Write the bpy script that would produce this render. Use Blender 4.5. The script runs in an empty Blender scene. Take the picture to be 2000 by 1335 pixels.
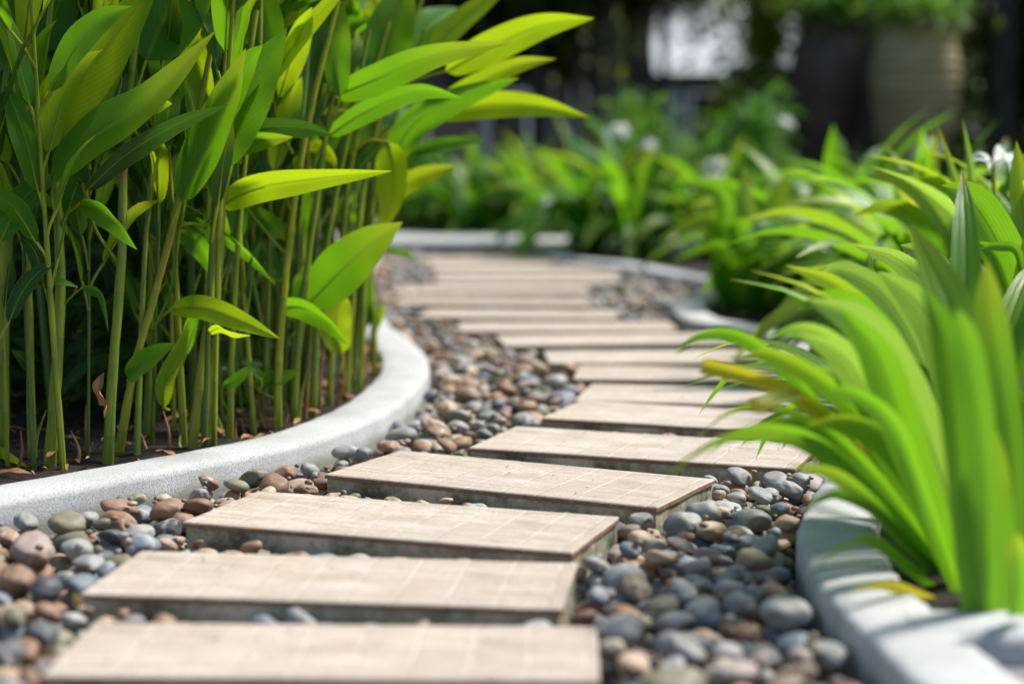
import bpy, math, random
import numpy as np
from mathutils import Vector, Matrix, Euler, Quaternion
R = math.radians
S = bpy.context.scene
COL = S.collection
rnd = random.Random(7)
rng = np.random.default_rng(11)

# ------------------------------------------------------------------ camera
F, HC, V0 = 3500.0, 0.55, 260.0            # focal length in pixels of the 2000 px picture, eye height, horizon row
TH = math.atan((667.5 - V0) / F)
cam_d = bpy.data.cameras.new('camera'); cam = bpy.data.objects.new('camera', cam_d); COL.objects.link(cam)
cam.location = (0, 0, HC); cam.rotation_euler = (R(90) - TH, 0, 0)
cam_d.sensor_width = 36; cam_d.lens = F / 2000 * 36
cam_d.clip_start = .05; cam_d.clip_end = 500
cam_d.dof.use_dof = True; cam_d.dof.focus_distance = 2.86; cam_d.dof.aperture_fstop = 1.7
cam_d.dof.aperture_blades = 9
S.camera = cam
# ------------------------------------------------------------------ world and sun
SUN_AZ, SUN_EL = R(63), R(55)              # azimuth to the right of straight ahead
w = bpy.data.worlds.new('World'); S.world = w; w.use_nodes = True
nt = w.node_tree; bg = nt.nodes['Background']
sky = nt.nodes.new('ShaderNodeTexSky'); sky.sky_type = 'NISHITA'; sky.sun_disc = False
sky.sun_elevation = SUN_EL; sky.sun_rotation = SUN_AZ; sky.air_density = 1.2; sky.dust_density = 1.0
nt.links.new(sky.outputs[0], bg.inputs[0]); bg.inputs[1].default_value = .097
sd = bpy.data.lights.new('sun', 'SUN'); sd.energy = 4.5; sd.angle = R(9); sd.color = (1, .965, .90)
sun = bpy.data.objects.new('sun', sd); COL.objects.link(sun)
sun_dir = Vector((math.sin(SUN_AZ) * math.cos(SUN_EL), math.cos(SUN_AZ) * math.cos(SUN_EL), math.sin(SUN_EL)))
sun.rotation_euler = sun_dir.to_track_quat('Z', 'Y').to_euler()
sun.location = (3, 4, 6)
S.view_settings.view_transform = 'Standard'; S.view_settings.look = 'None'
S.view_settings.exposure = .62; S.view_settings.gamma = 1
S.render.engine = 'CYCLES'; S.cycles.use_denoising = True
S.cycles.max_bounces = 7; S.cycles.transparent_max_bounces = 6; S.cycles.transmission_bounces = 5
S.cycles.caustics_reflective = False; S.cycles.caustics_refractive = False
S.cycles.sample_clamp_indirect = 6

# ------------------------------------------------------------------ pixel -> place
def ray(u, v):
    x, y = (u - 1000) / F, -(v - 667.5) / F
    return Vector((x, math.cos(TH) + y * math.sin(TH), -math.sin(TH) + y * math.cos(TH)))
def on(u, v, z=0.0):
    d = ray(u, v); t = (z - HC) / d.z
    return Vector((d.x * t, d.y * t, z))
def at(u, v, Y):
    d = ray(u, v); t = Y / d.y
    return Vector((d.x * t, Y, HC + d.z * t))
def proj(p):
    q = Vector(p) - Vector((0, 0, HC))
    dep = q.y * math.cos(TH) - q.z * math.sin(TH); up = q.y * math.sin(TH) + q.z * math.cos(TH)
    return 1000 + q.x / dep * F, 667.5 - up / dep * F
def pxm(px, Y): return px * Y / F
NTH = ['', 'first', 'second', 'third', 'fourth', 'fifth', 'sixth', 'seventh', 'eighth', 'ninth', 'tenth', 'eleventh', 'twelfth', 'thirteenth',
       'fourteenth', 'fifteenth', 'sixteenth', 'seventeenth', 'eighteenth', 'nineteenth', 'twentieth']
TENS = {20: 'twenty', 30: 'thirty', 40: 'forty', 50: 'fifty', 60: 'sixty', 70: 'seventy', 80: 'eighty', 90: 'ninety'}
TENTH = {30: 'thirtieth', 40: 'fortieth', 50: 'fiftieth', 60: 'sixtieth', 70: 'seventieth', 80: 'eightieth', 90: 'ninetieth'}
def nth(n):
    if n <= 20: return NTH[n]
    if n % 10 == 0: return TENTH.get(n, 'hundredth')
    return TENS[n // 10 * 10] + '-' + NTH[n % 10]

# ------------------------------------------------------------------ materials
class NT:
    def __init__(s, name):
        s.m = bpy.data.materials.new(name); s.m.use_nodes = True; s.t = s.m.node_tree
        s.p = s.t.nodes['Principled BSDF']; s.out = s.t.nodes['Material Output']
    def n(s, typ, **kw):
        nd = s.t.nodes.new('ShaderNode' + typ)
        for k, v in kw.items():
            if k[0] == '_': nd.inputs[k[1:].replace('_', ' ')].default_value = v
            else: setattr(nd, k, v)
        return nd
    def l(s, a, b): s.t.links.new(a, b)
    def math(s, op, a, b=None, c=None, clamp=False):
        nd = s.t.nodes.new('ShaderNodeMath'); nd.operation = op; nd.use_clamp = clamp
        for i, x in enumerate((a, b, c)):
            if x is None: continue
            if isinstance(x, (int, float)): nd.inputs[i].default_value = x
            else: s.l(x, nd.inputs[i])
        return nd.outputs[0]
    def mix(s, f, a, b, mode='MIX'):
        nd = s.t.nodes.new('ShaderNodeMix'); nd.data_type = 'RGBA'; nd.blend_type = mode
        for i, x in ((0, f), (6, a), (7, b)):
            if isinstance(x, (int, float)): nd.inputs[i].default_value = x
            elif isinstance(x, tuple): nd.inputs[i].default_value = (*x, 1) if len(x) == 3 else x
            else: s.l(x, nd.inputs[i])
        return nd.outputs[2]
    def ramp(s, f, stops):
        nd = s.t.nodes.new('ShaderNodeValToRGB'); e = nd.color_ramp.elements
        while len(e) < len(stops): e.new(.5)
        for i, (p, c) in enumerate(stops):
            e[i].position = p; e[i].color = (*c, 1) if isinstance(c, tuple) else (c, c, c, 1)
        s.l(f, nd.inputs[0]); return nd.outputs[0]
    def noise(s, scale, detail=4, rough=.6, vec=None, stretch=None):
        nd = s.n('TexNoise'); nd.inputs['Scale'].default_value = scale; nd.inputs['Detail'].default_value = detail
        nd.inputs['Roughness'].default_value = rough
        if vec is None:
            if not hasattr(s, 'tc'): s.tc = s.n('TexCoord')
            vec = s.tc.outputs['Object']
        if stretch:
            mp = s.n('Mapping'); mp.inputs['Scale'].default_value = stretch; s.l(vec, mp.inputs[0]); vec = mp.outputs[0]
        s.l(vec, nd.inputs['Vector']); return nd.outputs['Fac']
    def bump(s, h, strength=.3, dist=.002, prev=None):
        nd = s.n('Bump'); nd.inputs['Strength'].default_value = strength; nd.inputs['Distance'].default_value = dist
        s.l(h, nd.inputs['Height'])
        if prev is not None: s.l(prev, nd.inputs['Normal'])
        s.l(nd.outputs[0], s.p.inputs['Normal']); s.nrm = nd.outputs[0]; return nd.outputs[0]

def flat_mat(name, c1, c2, rough=.7, scale=20, bump=.2, dist=.003, stretch=None):
    k = NT(name); f = k.noise(scale, 5, .65, stretch=stretch)
    k.l(k.mix(k.ramp(f, [(.3, 0.0), (.7, 1.0)]), c1, c2), k.p.inputs['Base Color']); k.p.inputs['Roughness'].default_value = rough
    k.bump(f, bump, dist); return k.m

def leaf_mat(name, c_lo, c_hi, trans, tw=.5, vein='lateral', rough=.36, tipc=(.55, .22, .03), rib=(.22, .36, .05), tipamt=.5, spec=.28):
    k = NT(name); tc = k.n('TexCoord'); sp = k.n('SeparateXYZ'); k.l(tc.outputs['UV'], sp.inputs[0])
    u, v = sp.outputs[0], sp.outputs[1]
    oi = k.n('ObjectInfo'); rd = oi.outputs['Random']
    au = k.math('ABSOLUTE', k.math('SUBTRACT', u, .5))
    if not hasattr(k, 'tc'): k.tc = tc
    n1 = k.noise(14, 3, .55); n2 = k.noise(60, 4, .7)
    col = k.mix(k.math('ADD', k.math('MULTIPLY', rd, .55), k.math('MULTIPLY', n1, .5), clamp=True), c_lo, c_hi)
    if vein == 'lateral':
        ph = k.math('SUBTRACT', k.math('MULTIPLY', v, 330), k.math('MULTIPLY', au, 75))
        ph = k.math('ADD', ph, k.math('MULTIPLY', n1, 5))
        vs = k.math('MULTIPLY_ADD', k.math('SINE', ph), .5, .5)
        broad = k.math('MULTIPLY_ADD', k.math('SINE', k.math('MULTIPLY', ph, .13)), .5, .5)
    else:
        vs = k.math('MULTIPLY_ADD', k.math('SINE', k.math('MULTIPLY', u, 78)), .5, .5)
        broad = k.math('MULTIPLY_ADD', k.math('SINE', k.math('MULTIPLY', u, 22)), .5, .5)
    col = k.mix(k.math('MULTIPLY', vs, .26 if vein == 'lateral' else .42), col, k.mix(.5, col, (.015, .05, .006)))
    col = k.mix(k.math('MULTIPLY', broad, .10), col, rib)
    ribm = k.ramp(au, [(.0, 1.0), (.022, 1.0), (.05, 0.0)])
    col = k.mix(k.math('MULTIPLY', ribm, .75 if vein == 'lateral' else .35), col, rib)
    # pale thin margin, scorched tip and small spots
    edge = k.ramp(au, [(.465, 0.0), (.5, 1.0)]); col = k.mix(k.math('MULTIPLY', edge, .55), col, (.3, .33, .03))
    tipn = k.math('ADD', v, k.math('MULTIPLY', k.math('SUBTRACT', n1, .5), .12))
    uv2 = k.n('UVMap'); uv2.uv_map = 'norm'; sp2 = k.n('SeparateXYZ'); k.l(uv2.outputs[0], sp2.inputs[0])
    tn = k.math('ADD', sp2.outputs[1], k.math('MULTIPLY', k.math('SUBTRACT', n1, .5), .1))
    tip = k.ramp(tn, [(.93, 0.0), (.99, 1.0)]); gate = k.math('GREATER_THAN', k.math('FRACT', k.math('MULTIPLY', rd, 7.13)), 1 - tipamt)
    col = k.mix(k.math('MULTIPLY', tip, gate), col, tipc)
    spot = k.ramp(n2, [(.70, 0.0), (.76, 1.0)]); col = k.mix(k.math('MULTIPLY', spot, .45), col, (.3, .22, .04))
    # sunlit yellow put into the colour of random leaves, growing toward the tip
    ygate = k.math('GREATER_THAN', k.math('FRACT', k.math('MULTIPLY', rd, 3.71)), .5)
    yl = k.math('MULTIPLY', k.ramp(tn, [(.45, 0.0), (.95, .55)]), ygate)
    col = k.mix(yl, col, (.28, .34, .02))
    if name == 'strap_leaf_yellow': col = k.mix(k.ramp(tn, [(.35, 1.0), (.8, 0.0)]), col, (.10, .24, .02)); col = k.mix(k.math('MULTIPLY', k.ramp(n1, [(.55, 0.0), (.66, 1.0)]), .3), col, (.30, .15, .04))
    k.l(col, k.p.inputs['Base Color']); k.p.inputs['Roughness'].default_value = rough
    k.p.inputs['Specular IOR Level'].default_value = spec
    k.l(k.math('MULTIPLY_ADD', n1, .25, rough - .1), k.p.inputs['Roughness'])
    h = k.math('ADD', k.math('MULTIPLY', vs, .5), k.math('MULTIPLY', broad, 1.2)); h = k.math('SUBTRACT', h, k.math('MULTIPLY', ribm, 1.5))
    k.bump(h, .6, .0012)
    tr = k.n('BsdfTranslucent')
    tcol = k.mix(k.math('MULTIPLY', vs, .17), trans, (.12, .22, .01)); tcol = k.mix(k.math('MULTIPLY', ribm, .4), tcol, (.07, .12, .01))
    tcol = k.mix(yl, tcol, (.62, .60, .03)); tcol = k.mix(k.math('MULTIPLY', spot, .4), tcol, (.2, .12, .02))
    k.l(tcol, tr.inputs['Color'])
    mx = k.n('MixShader'); mx.inputs[0].default_value = tw
    k.l(k.p.outputs[0], mx.inputs[1]); k.l(tr.outputs[0], mx.inputs[2]); k.l(mx.outputs[0], k.out.inputs[0])
    return k.m

M = {}
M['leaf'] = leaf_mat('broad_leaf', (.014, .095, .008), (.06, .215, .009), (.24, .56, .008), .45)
M['leaf_yellow'] = leaf_mat('sunlit_yellow_leaf', (.10, .26, .008), (.19, .36, .010), (.58, .78, .008), .5, tipamt=.6)  # yellow of sun through the blade, put into the leaf colour
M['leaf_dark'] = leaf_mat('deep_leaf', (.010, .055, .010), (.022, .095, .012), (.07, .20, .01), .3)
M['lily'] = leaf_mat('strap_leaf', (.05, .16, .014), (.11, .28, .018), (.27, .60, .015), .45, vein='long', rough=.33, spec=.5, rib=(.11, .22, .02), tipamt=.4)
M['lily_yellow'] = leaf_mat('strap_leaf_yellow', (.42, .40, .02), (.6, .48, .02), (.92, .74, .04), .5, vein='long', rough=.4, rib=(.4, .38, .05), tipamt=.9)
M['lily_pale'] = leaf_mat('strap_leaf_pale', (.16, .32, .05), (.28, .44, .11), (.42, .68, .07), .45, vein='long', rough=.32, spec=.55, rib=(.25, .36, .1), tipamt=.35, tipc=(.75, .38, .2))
M['bush'] = leaf_mat('bush_leaf', (.022, .11, .014), (.06, .22, .02), (.16, .45, .02), .4, vein='long', rib=(.08, .16, .02))
M['bush_lime'] = leaf_mat('bush_leaf_lime', (.12, .22, .015), (.22, .32, .02), (.4, .5, .02), .45, vein='long', rib=(.15, .22, .02))
M['tree_leaf'] = leaf_mat('tree_leaf', (.012, .04, .01), (.035, .085, .014), (.08, .16, .02), .3, vein='long', rib=(.04, .08, .02))

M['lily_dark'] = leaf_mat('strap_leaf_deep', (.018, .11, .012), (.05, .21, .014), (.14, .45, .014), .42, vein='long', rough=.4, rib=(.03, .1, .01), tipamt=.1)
def stem_material(name, a, b, dry):
    k = NT(name); f = k.noise(9, 4, .6, stretch=(6, 6, 1)); g = k.noise(70, 4, .7, stretch=(3, 3, .25)); q = k.noise(7, 2, .5)
    oi = k.n('ObjectInfo'); c = k.mix(k.math('MULTIPLY_ADD', f, .6, k.math('MULTIPLY', oi.outputs['Random'], .5), clamp=True), a, b)
    c = k.mix(k.math('MULTIPLY', k.ramp(g, [(.4, 0.0), (.7, 1.0)]), .4), c, (.05, .1, .012))
    c = k.mix(k.math('MULTIPLY', k.ramp(q, [(.57, 0.0), (.66, 1.0)]), .75), c, dry)
    sz = k.n('SeparateXYZ'); k.l(k.tc.outputs['Object'], sz.inputs[0]); fr = k.math('FRACT', k.math('ADD', k.math('MULTIPLY', sz.outputs[2], 8.3), k.math('MULTIPLY', oi.outputs['Random'], 5)))
    c = k.mix(k.math('MULTIPLY', k.ramp(fr, [(.0, 1.0), (.035, 0.0)]), .8), c, dry); c = k.mix(k.math('MULTIPLY', k.ramp(fr, [(.6, 0.0), (1.0, 1.0)]), .35), c, (.05, .14, .01))
    k.l(c, k.p.inputs['Base Color']); k.p.inputs['Roughness'].default_value = .42; k.bump(g, .35, .001)
    k.p.inputs['Subsurface Weight'].default_value = 0
    return k.m
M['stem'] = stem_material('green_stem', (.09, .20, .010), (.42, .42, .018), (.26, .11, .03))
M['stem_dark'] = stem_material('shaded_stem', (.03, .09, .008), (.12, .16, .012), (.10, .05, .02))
M['sheath'] = flat_mat('dry_sheath', (.19, .075, .028), (.42, .21, .08), .7, 60, .4, .001, stretch=(3, 3, .3))
M['bark'] = flat_mat('trunk_bark', (.035, .03, .025), (.11, .095, .08), .85, 14, .8, .01, stretch=(2, 2, .4))
k = NT('white_petal'); k.p.inputs['Base Color'].default_value = (.88, .89, .86, 1); k.p.inputs['Roughness'].default_value = .5
tr_ = k.n('BsdfTranslucent'); tr_.inputs[0].default_value = (.9, .9, .86, 1); mx_ = k.n('MixShader'); mx_.inputs[0].default_value = .5
k.l(k.p.outputs[0], mx_.inputs[1]); k.l(tr_.outputs[0], mx_.inputs[2]); k.l(mx_.outputs[0], k.out.inputs[0]); M['petal'] = k.m

def kerb_mat():
    k = NT('washed_concrete'); f = k.noise(420, 3, .7); g = k.noise(6, 5, .65); h = k.noise(900, 2, .6)
    vo = k.n('TexVoronoi'); vo.inputs['Scale'].default_value = 380; k.l(k.tc.outputs['Object'], vo.inputs['Vector'])
    c = k.ramp(f, [(.34, (.13, .13, .125)), (.44, (.40, .40, .40)), (.62, (.60, .605, .60))])
    c = k.mix(k.math('MULTIPLY', k.ramp(g, [(.35, 1.0), (.62, 0.0)]), .42), c, (.27, .27, .24))
    c = k.mix(k.ramp(vo.outputs['Distance'], [(.0, .5), (.25, 0.0)]), c, (.62, .62, .61))
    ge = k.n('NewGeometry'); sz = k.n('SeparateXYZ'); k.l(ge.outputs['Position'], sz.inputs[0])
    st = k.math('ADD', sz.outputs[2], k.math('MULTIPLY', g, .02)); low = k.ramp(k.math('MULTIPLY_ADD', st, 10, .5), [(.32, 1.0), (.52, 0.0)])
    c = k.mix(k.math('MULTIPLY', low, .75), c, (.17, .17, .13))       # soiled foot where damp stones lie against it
    k.l(c, k.p.inputs['Base Color']); k.p.inputs['Roughness'].default_value = .8
    b = k.bump(f, .6, .0016); k.bump(g, .3, .006, prev=b); return k.m
M['kerb'] = kerb_mat()

def tile_mat():
    k = NT('patio_tile'); k.noise(1)
    sp = k.n('SeparateXYZ'); k.l(k.tc.outputs['Object'], sp.inputs[0])
    oi = k.n('ObjectInfo'); ge = k.n('NewGeometry')
    wob = k.noise(18, 3, .6)
    def line(co, period, wdt, off):
        f = k.math('FRACT', k.math('ADD', k.math('MULTIPLY', co, 1 / period), off))
        d = k.math('ABSOLUTE', k.math('SUBTRACT', f, .5)); return k.ramp(d, [(.5 - wdt / period * 1.0 - .012, 0.0), (.5 - wdt / period * .5, 1.0)])
    lx = line(sp.outputs[0], .0605, .0022, .5); ly = line(sp.outputs[1], .121, .0016, .5)
    rx = k.math('MULTIPLY', sp.outputs[0], 1 / .0605)
    cell = k.n('TexWhiteNoise'); cell.noise_dimensions = '2D'; cb = k.n('CombineXYZ')
    k.l(k.math('FLOOR', k.math('ADD', rx, .5 * 2)), cb.inputs[0]); k.l(k.math('ADD', k.math('FLOOR', k.math('ADD', k.math('MULTIPLY', sp.outputs[1], 1 / .121), 1)), k.math('MULTIPLY', oi.outputs['Random'], 9)), cb.inputs[1])
    k.l(cb.outputs[0], cell.inputs['Vector'])
    st = k.noise(22, 6, .75, stretch=(.35, 2.4, 1)); sm = k.noise(5, 4, .7); gr = k.noise(350, 3, .7)
    c = k.ramp(st, [(.32, (.33, .255, .195)), (.47, (.52, .44, .37)), (.62, (.66, .585, .52))])
    c = k.mix(k.math('MULTIPLY', oi.outputs['Random'], .45), c, (.40, .335, .27))
    c = k.mix(k.math('MULTIPLY', cell.outputs['Value'], .30), c, (.45, .34, .24))
    c = k.mix(k.math('MULTIPLY', k.ramp(sm, [(.42, 0.0), (.72, 1.0)]), .5), c, (.36, .30, .23))
    scr = k.noise(30, 5, .8, stretch=(.25, 5, 1)); c = k.mix(k.math('MULTIPLY', k.ramp(scr, [(.54, 0.0), (.64, 1.0)]), .55), c, (.20, .16, .115))
    c = k.mix(k.math('MULTIPLY', k.ramp(gr, [(.45, 0.0), (.66, 1.0)]), .5), c, (.20, .155, .11))
    gm = k.math('MAXIMUM', lx, k.math('MULTIPLY', ly, .8))
    gcol = k.ramp(wob, [(.45, (.66, .60, .52)), (.6, (.30, .24, .18))])
    c = k.mix(k.math('MULTIPLY', gm, .36), c, gcol)
    k.l(c, k.p.inputs['Base Color']); k.l(k.math('MULTIPLY_ADD', st, .3, .42), k.p.inputs['Roughness'])
    h = k.math('SUBTRACT', k.math('MULTIPLY', st, .6), k.math('MULTIPLY', gm, 1.0)); b = k.bump(h, .5, .0014); k.bump(gr, .25, .0006, prev=b)
    return k.m
M['tile'] = tile_mat()
M['tile_edge'] = flat_mat('tile_edge', (.16, .075, .05), (.32, .19, .13), .8, 70, .4, .001)
def slab_base_mat():
    k = NT('mossy_concrete'); f = k.noise(14, 6, .7); g = k.noise(90, 4, .75); q = k.noise(5, 3, .6)
    c = k.ramp(f, [(.36, (.11, .12, .07)), (.5, (.38, .37, .27)), (.62, (.60, .56, .44))])
    c = k.mix(k.math('MULTIPLY', k.ramp(g, [(.5, 0.0), (.7, 1.0)]), .5), c, (.05, .05, .035))
    c = k.mix(k.math('MULTIPLY', k.ramp(q, [(.58, 0.0), (.72, 1.0)]), .6), c, (.22, .12, .06))
    k.l(c, k.p.inputs['Base Color']); k.p.inputs['Roughness'].default_value = .9
    k.bump(g, .7, .003); return k.m
M['slab_base'] = slab_base_mat()

PEB = {  # colour class -> (dark, light)
    'grey': ((.17, .17, .162), (.42, .41, .385)), 'slate blue': ((.09, .11, .13), (.24, .27, .295)),
    'brown': ((.16, .085, .05), (.34, .205, .13)), 'tan': ((.33, .225, .14), (.52, .39, .27)),
    'pinkish': ((.27, .205, .18), (.43, .35, .31)), 'olive': ((.125, .115, .07), (.27, .25, .16)),
    'dark grey': ((.045, .05, .055), (.12, .125, .13)), 'orange': ((.30, .15, .07), (.46, .27, .15))}
def pebble_mat(name, a, b):
    k = NT('pebble_' + name.replace(' ', '_')); k.noise(1); ge = k.n('NewGeometry'); oi = k.n('ObjectInfo')
    isl = k.math('FRACT', k.math('ADD', ge.outputs['Random Per Island'], oi.outputs['Random']))
    ad = k.n('VectorMath'); ad.operation = 'ADD'; k.l(k.tc.outputs['Object'], ad.inputs[0])
    cb = k.n('CombineXYZ'); k.l(k.math('MULTIPLY', isl, 13), cb.inputs[0]); k.l(k.math('MULTIPLY', isl, 7), cb.inputs[2]); k.l(cb.outputs[0], ad.inputs[1])
    v = ad.outputs[0]
    f = k.noise(38, 6, .62, vec=v); g = k.noise(500, 3, .7, vec=v); q = k.noise(16, 3, .5, vec=v)
    c = k.mix(k.math('ADD', k.math('MULTIPLY', k.ramp(f, [(.3, 0.0), (.7, 1.0)]), .55), k.math('MULTIPLY', isl, .45)), a, b)
    c = k.mix(k.math('MULTIPLY', k.ramp(g, [(.35, 1.0), (.55, 0.0)]), .3), c, tuple(x * .45 for x in a))
    wv = k.n('TexWave'); wv.inputs['Scale'].default_value = 11; wv.inputs['Distortion'].default_value = 14; wv.inputs['Detail'].default_value = 3
    k.l(v, wv.inputs['Vector']); band = k.math('GREATER_THAN', isl, .86)
    c = k.mix(k.math('MULTIPLY', k.math('MULTIPLY', k.ramp(wv.outputs['Fac'], [(.75, 0.0), (.95, 1.0)]), band), .5), c, (.5, .45, .4))
    c = k.mix(k.math('MULTIPLY', k.ramp(q, [(.6, 0.0), (.72, 1.0)]), .5), c, (.36, .31, .26))
    k.l(c, k.p.inputs['Base Color']); k.l(k.math('MULTIPLY_ADD', f, .35, .42), k.p.inputs['Roughness'])
    b1 = k.bump(f, .55, .003); k.bump(g, .6, .0007, prev=b1); return k.m
for n_, (a_, b_) in PEB.items(): M['peb_' + n_] = pebble_mat(n_, a_, b_)
PCLS = list(PEB); PW = [.26, .10, .24, .12, .07, .12, .06, .03]
PWR = [.38, .12, .12, .16, .12, .06, .02, .02]
def slab_x(y): return min(slabs, key=lambda q: abs(q[0].y - y))[0].x
M['soil'] = flat_mat('dark_soil', (.007, .005, .004), (.035, .022, .013), .95, 60, 1, .02)
M['bed'] = flat_mat('path_bed', (.03, .028, .025), (.09, .08, .07), .95, 60, 1, .01)
M['ground'] = flat_mat('garden_soil', (.02, .022, .012), (.05, .05, .03), .95, 8, .6, .01)
M['wall'] = flat_mat('white_render', (.72, .75, .77), (.80, .82, .83), .8, 3, .1)
M['tilted_wall'] = flat_mat('pale_wall_panel', (.46, .49, .52), (.56, .59, .61), .7, 3, .1)
M['dark_wood'] = flat_mat('dark_timber', (.03, .025, .02), (.07, .055, .045), .6, 10, .3)
M['jar_dark'] = flat_mat('dark_clay', (.05, .033, .026), (.12, .08, .06), .6, 6, .5, .01)
M['jar'] = flat_mat('weathered_clay', (.22, .17, .08), (.46, .38, .20), .7, 5, .5, .01, stretch=(.6, .6, 6))
M['brick'] = flat_mat('dark_stone', (.05, .045, .04), (.12, .1, .09), .9, 12, .7, .01)
def glass_mat():
    k = NT('window_glass'); k.p.inputs['Base Color'].default_value = (.02, .025, .03, 1); k.p.inputs['Roughness'].default_value = .08; return k.m
M['glass'] = glass_mat()
M['gravel'] = flat_mat('grey_gravel', (.10, .10, .10), (.34, .33, .32), .9, 160, 1, .006)

# ------------------------------------------------------------------ mesh helpers
def link(name, me, parent=None, loc=None):
    o = bpy.data.objects.new(name, me); COL.objects.link(o)
    if parent is not None: o.parent = parent
    if loc is not None: o.location = loc
    return o
def tag(o, label=None, cat=None, group=None, kind=None):
    if label: o['label'] = label
    if cat: o['category'] = cat
    if group: o['group'] = group
    if kind: o['kind'] = kind
    return o
def empty(name, loc, label, cat, group=None):
    o = bpy.data.objects.new(name, None); COL.objects.link(o); o.location = loc; o.empty_display_size = .05
    return tag(o, label, cat, group)

class MB:
    def __init__(s): s.v, s.f, s.mi, s.uv, s.uv2 = [], [], [], [], []
    def grid(s, P, uv=None, uv2=None, mi=0, close=False):
        """P[i][j] rows of points -> quads"""
        n, m = len(P), len(P[0]); b = len(s.v)
        for row in P: s.v.extend([tuple(p) for p in row])
        for i in range(n - 1):
            for j in range(m if close else m - 1):
                j2 = (j + 1) % m
                s.f.append((b + i * m + j, b + i * m + j2, b + (i + 1) * m + j2, b + (i + 1) * m + j)); s.mi.append(mi)
                if uv is not None and j2 > j:
                    s.uv += [uv[i][j], uv[i][j2], uv[i + 1][j2], uv[i + 1][j]]; s.uv2 += [uv2[i][j], uv2[i][j2], uv2[i + 1][j2], uv2[i + 1][j]]
                else:
                    s.uv += [(.3, .2)] * 4; s.uv2 += [(.3, .2)] * 4
    def cap(s, ring, mi=0):
        b = len(s.v); s.v.extend([tuple(p) for p in ring]); s.f.append(tuple(range(b, b + len(ring)))); s.mi.append(mi)
        s.uv += [(.3, .2)] * len(ring); s.uv2 += [(.3, .2)] * len(ring)
    def tube(s, pts, rad, n=8, mi=0, caps=True):
        rings = []; N = None
        for i, p in enumerate(pts):
            t = (pts[min(i + 1, len(pts) - 1)] - pts[max(i - 1, 0)]).normalized()
            if N is None: N = t.orthogonal().normalized()
            N = (N - t * N.dot(t)).normalized(); B = t.cross(N)
            r = rad[i] if isinstance(rad, (list, tuple)) else rad
            rings.append([p + (N * math.cos(a) + B * math.sin(a)) * r for a in [2 * math.pi * q / n for q in range(n)]])
        s.grid(rings, mi=mi, close=True)
        if caps: s.cap(rings[0][::-1], mi); s.cap(rings[-1], mi)
    def box(s, x0, x1, y0, y1, z0, z1, mi=0, top=None):
        b = len(s.v); s.v += [(x0, y0, z0), (x1, y0, z0), (x1, y1, z0), (x0, y1, z0), (x0, y0, z1), (x1, y0, z1), (x1, y1, z1), (x0, y1, z1)]
        for q in ((3, 2, 1, 0), (4, 5, 6, 7), (0, 1, 5, 4), (1, 2, 6, 5), (2, 3, 7, 6), (3, 0, 4, 7)):
            s.f.append(tuple(b + k for k in q)); s.mi.append(top if (top is not None and q == (4, 5, 6, 7)) else mi)
            s.uv += [(.3, .2)] * 4; s.uv2 += [(.3, .2)] * 4
    def mesh(s, name, mats, smooth=True):
        me = bpy.data.meshes.new(name); me.from_pydata(s.v, [], s.f)
        for m in mats: me.materials.append(m)
        me.polygons.foreach_set('material_index', s.mi); me.polygons.foreach_set('use_smooth', [smooth] * len(s.f))
        for nm, dat in (('UVMap', s.uv), ('norm', s.uv2)):
            l = me.uv_layers.new(name=nm); l.data.foreach_set('uv', np.array(dat, dtype=np.float32).ravel())
        me.update(); return me

def crom(pts, n):
    P = [pts[0] * 2 - pts[1]] + list(pts) + [pts[-1] * 2 - pts[-2]]
    out = []; seg = len(pts) - 1
    for i in range(n + 1):
        t = i / n * seg; k = min(int(t), seg - 1); f = t - k; a, b, c, d = P[k:k + 4]
        out.append(.5 * ((2 * b) + (c - a) * f + (2 * a - 5 * b + 4 * c - d) * f * f + (3 * b - a - 3 * c + d) * f ** 3))
    return out
def broad_w(t): return max(0, (t ** .42) * max(0, 1 - t ** 1.6) ** 1.0 * 1.78)
def lance_w(t): return max(0, (t ** .7) * ((1 - t) ** .8) * 1.95)
def strap_w(t): return (.62 + .38 * min(1, t / .5)) * (1 if t < .62 else max(0, 1 - ((t - .62) / .38) ** 1.9))
def blade(mb, pts, width, nrm, wf=broad_w, fold=.22, roll=0, twist=0, n=20, wave=.05, asym=0, rs=None, mi=0, hw=3, curl=0):
    """leaf blade along a curve: a shallow V about the midrib, rippled margins"""
    rs = rs or rnd; C = crom(pts, n); L = 0; P, U, U2 = [], [], []; ph = rs.uniform(0, 6)
    tot = sum((C[i + 1] - C[i]).length for i in range(n)); Np = None
    for i in range(n + 1):
        t = i / n
        T = (C[min(i + 1, n)] - C[max(i - 1, 0)]).normalized()
        if Np is None:
            N = nrm - T * nrm.dot(T); N.normalize(); N = Quaternion(T, roll) @ N
        else:
            N = (Np - T * Np.dot(T)).normalized()
            if twist: N = Quaternion(T, twist / n) @ N
        Np = N; Sd = T.cross(N)
        if i: L += (C[i] - C[i - 1]).length
        wd = width * .5 * max(wf(t), .012)
        row, ur, ur2 = [], [], []
        for j in range(-hw, hw + 1):
            s = j / hw; side = (1 + asym * s)
            off = fold * abs(s) * wd - curl * wd * s * s + wave * wd * math.sin(ph + t * 17 + s * 1.5) * abs(s) ** 1.5
            row.append(C[i] + Sd * (s * wd * side) + N * off); ur.append((.5 + s * .5, L)); ur2.append((.5 + s * .5, t))
        P.append(row); U.append(ur); U2.append(ur2)
    mb.grid(P, U, U2, mi)
CAMV = Vector((0, -1, .12)).normalized()

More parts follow.
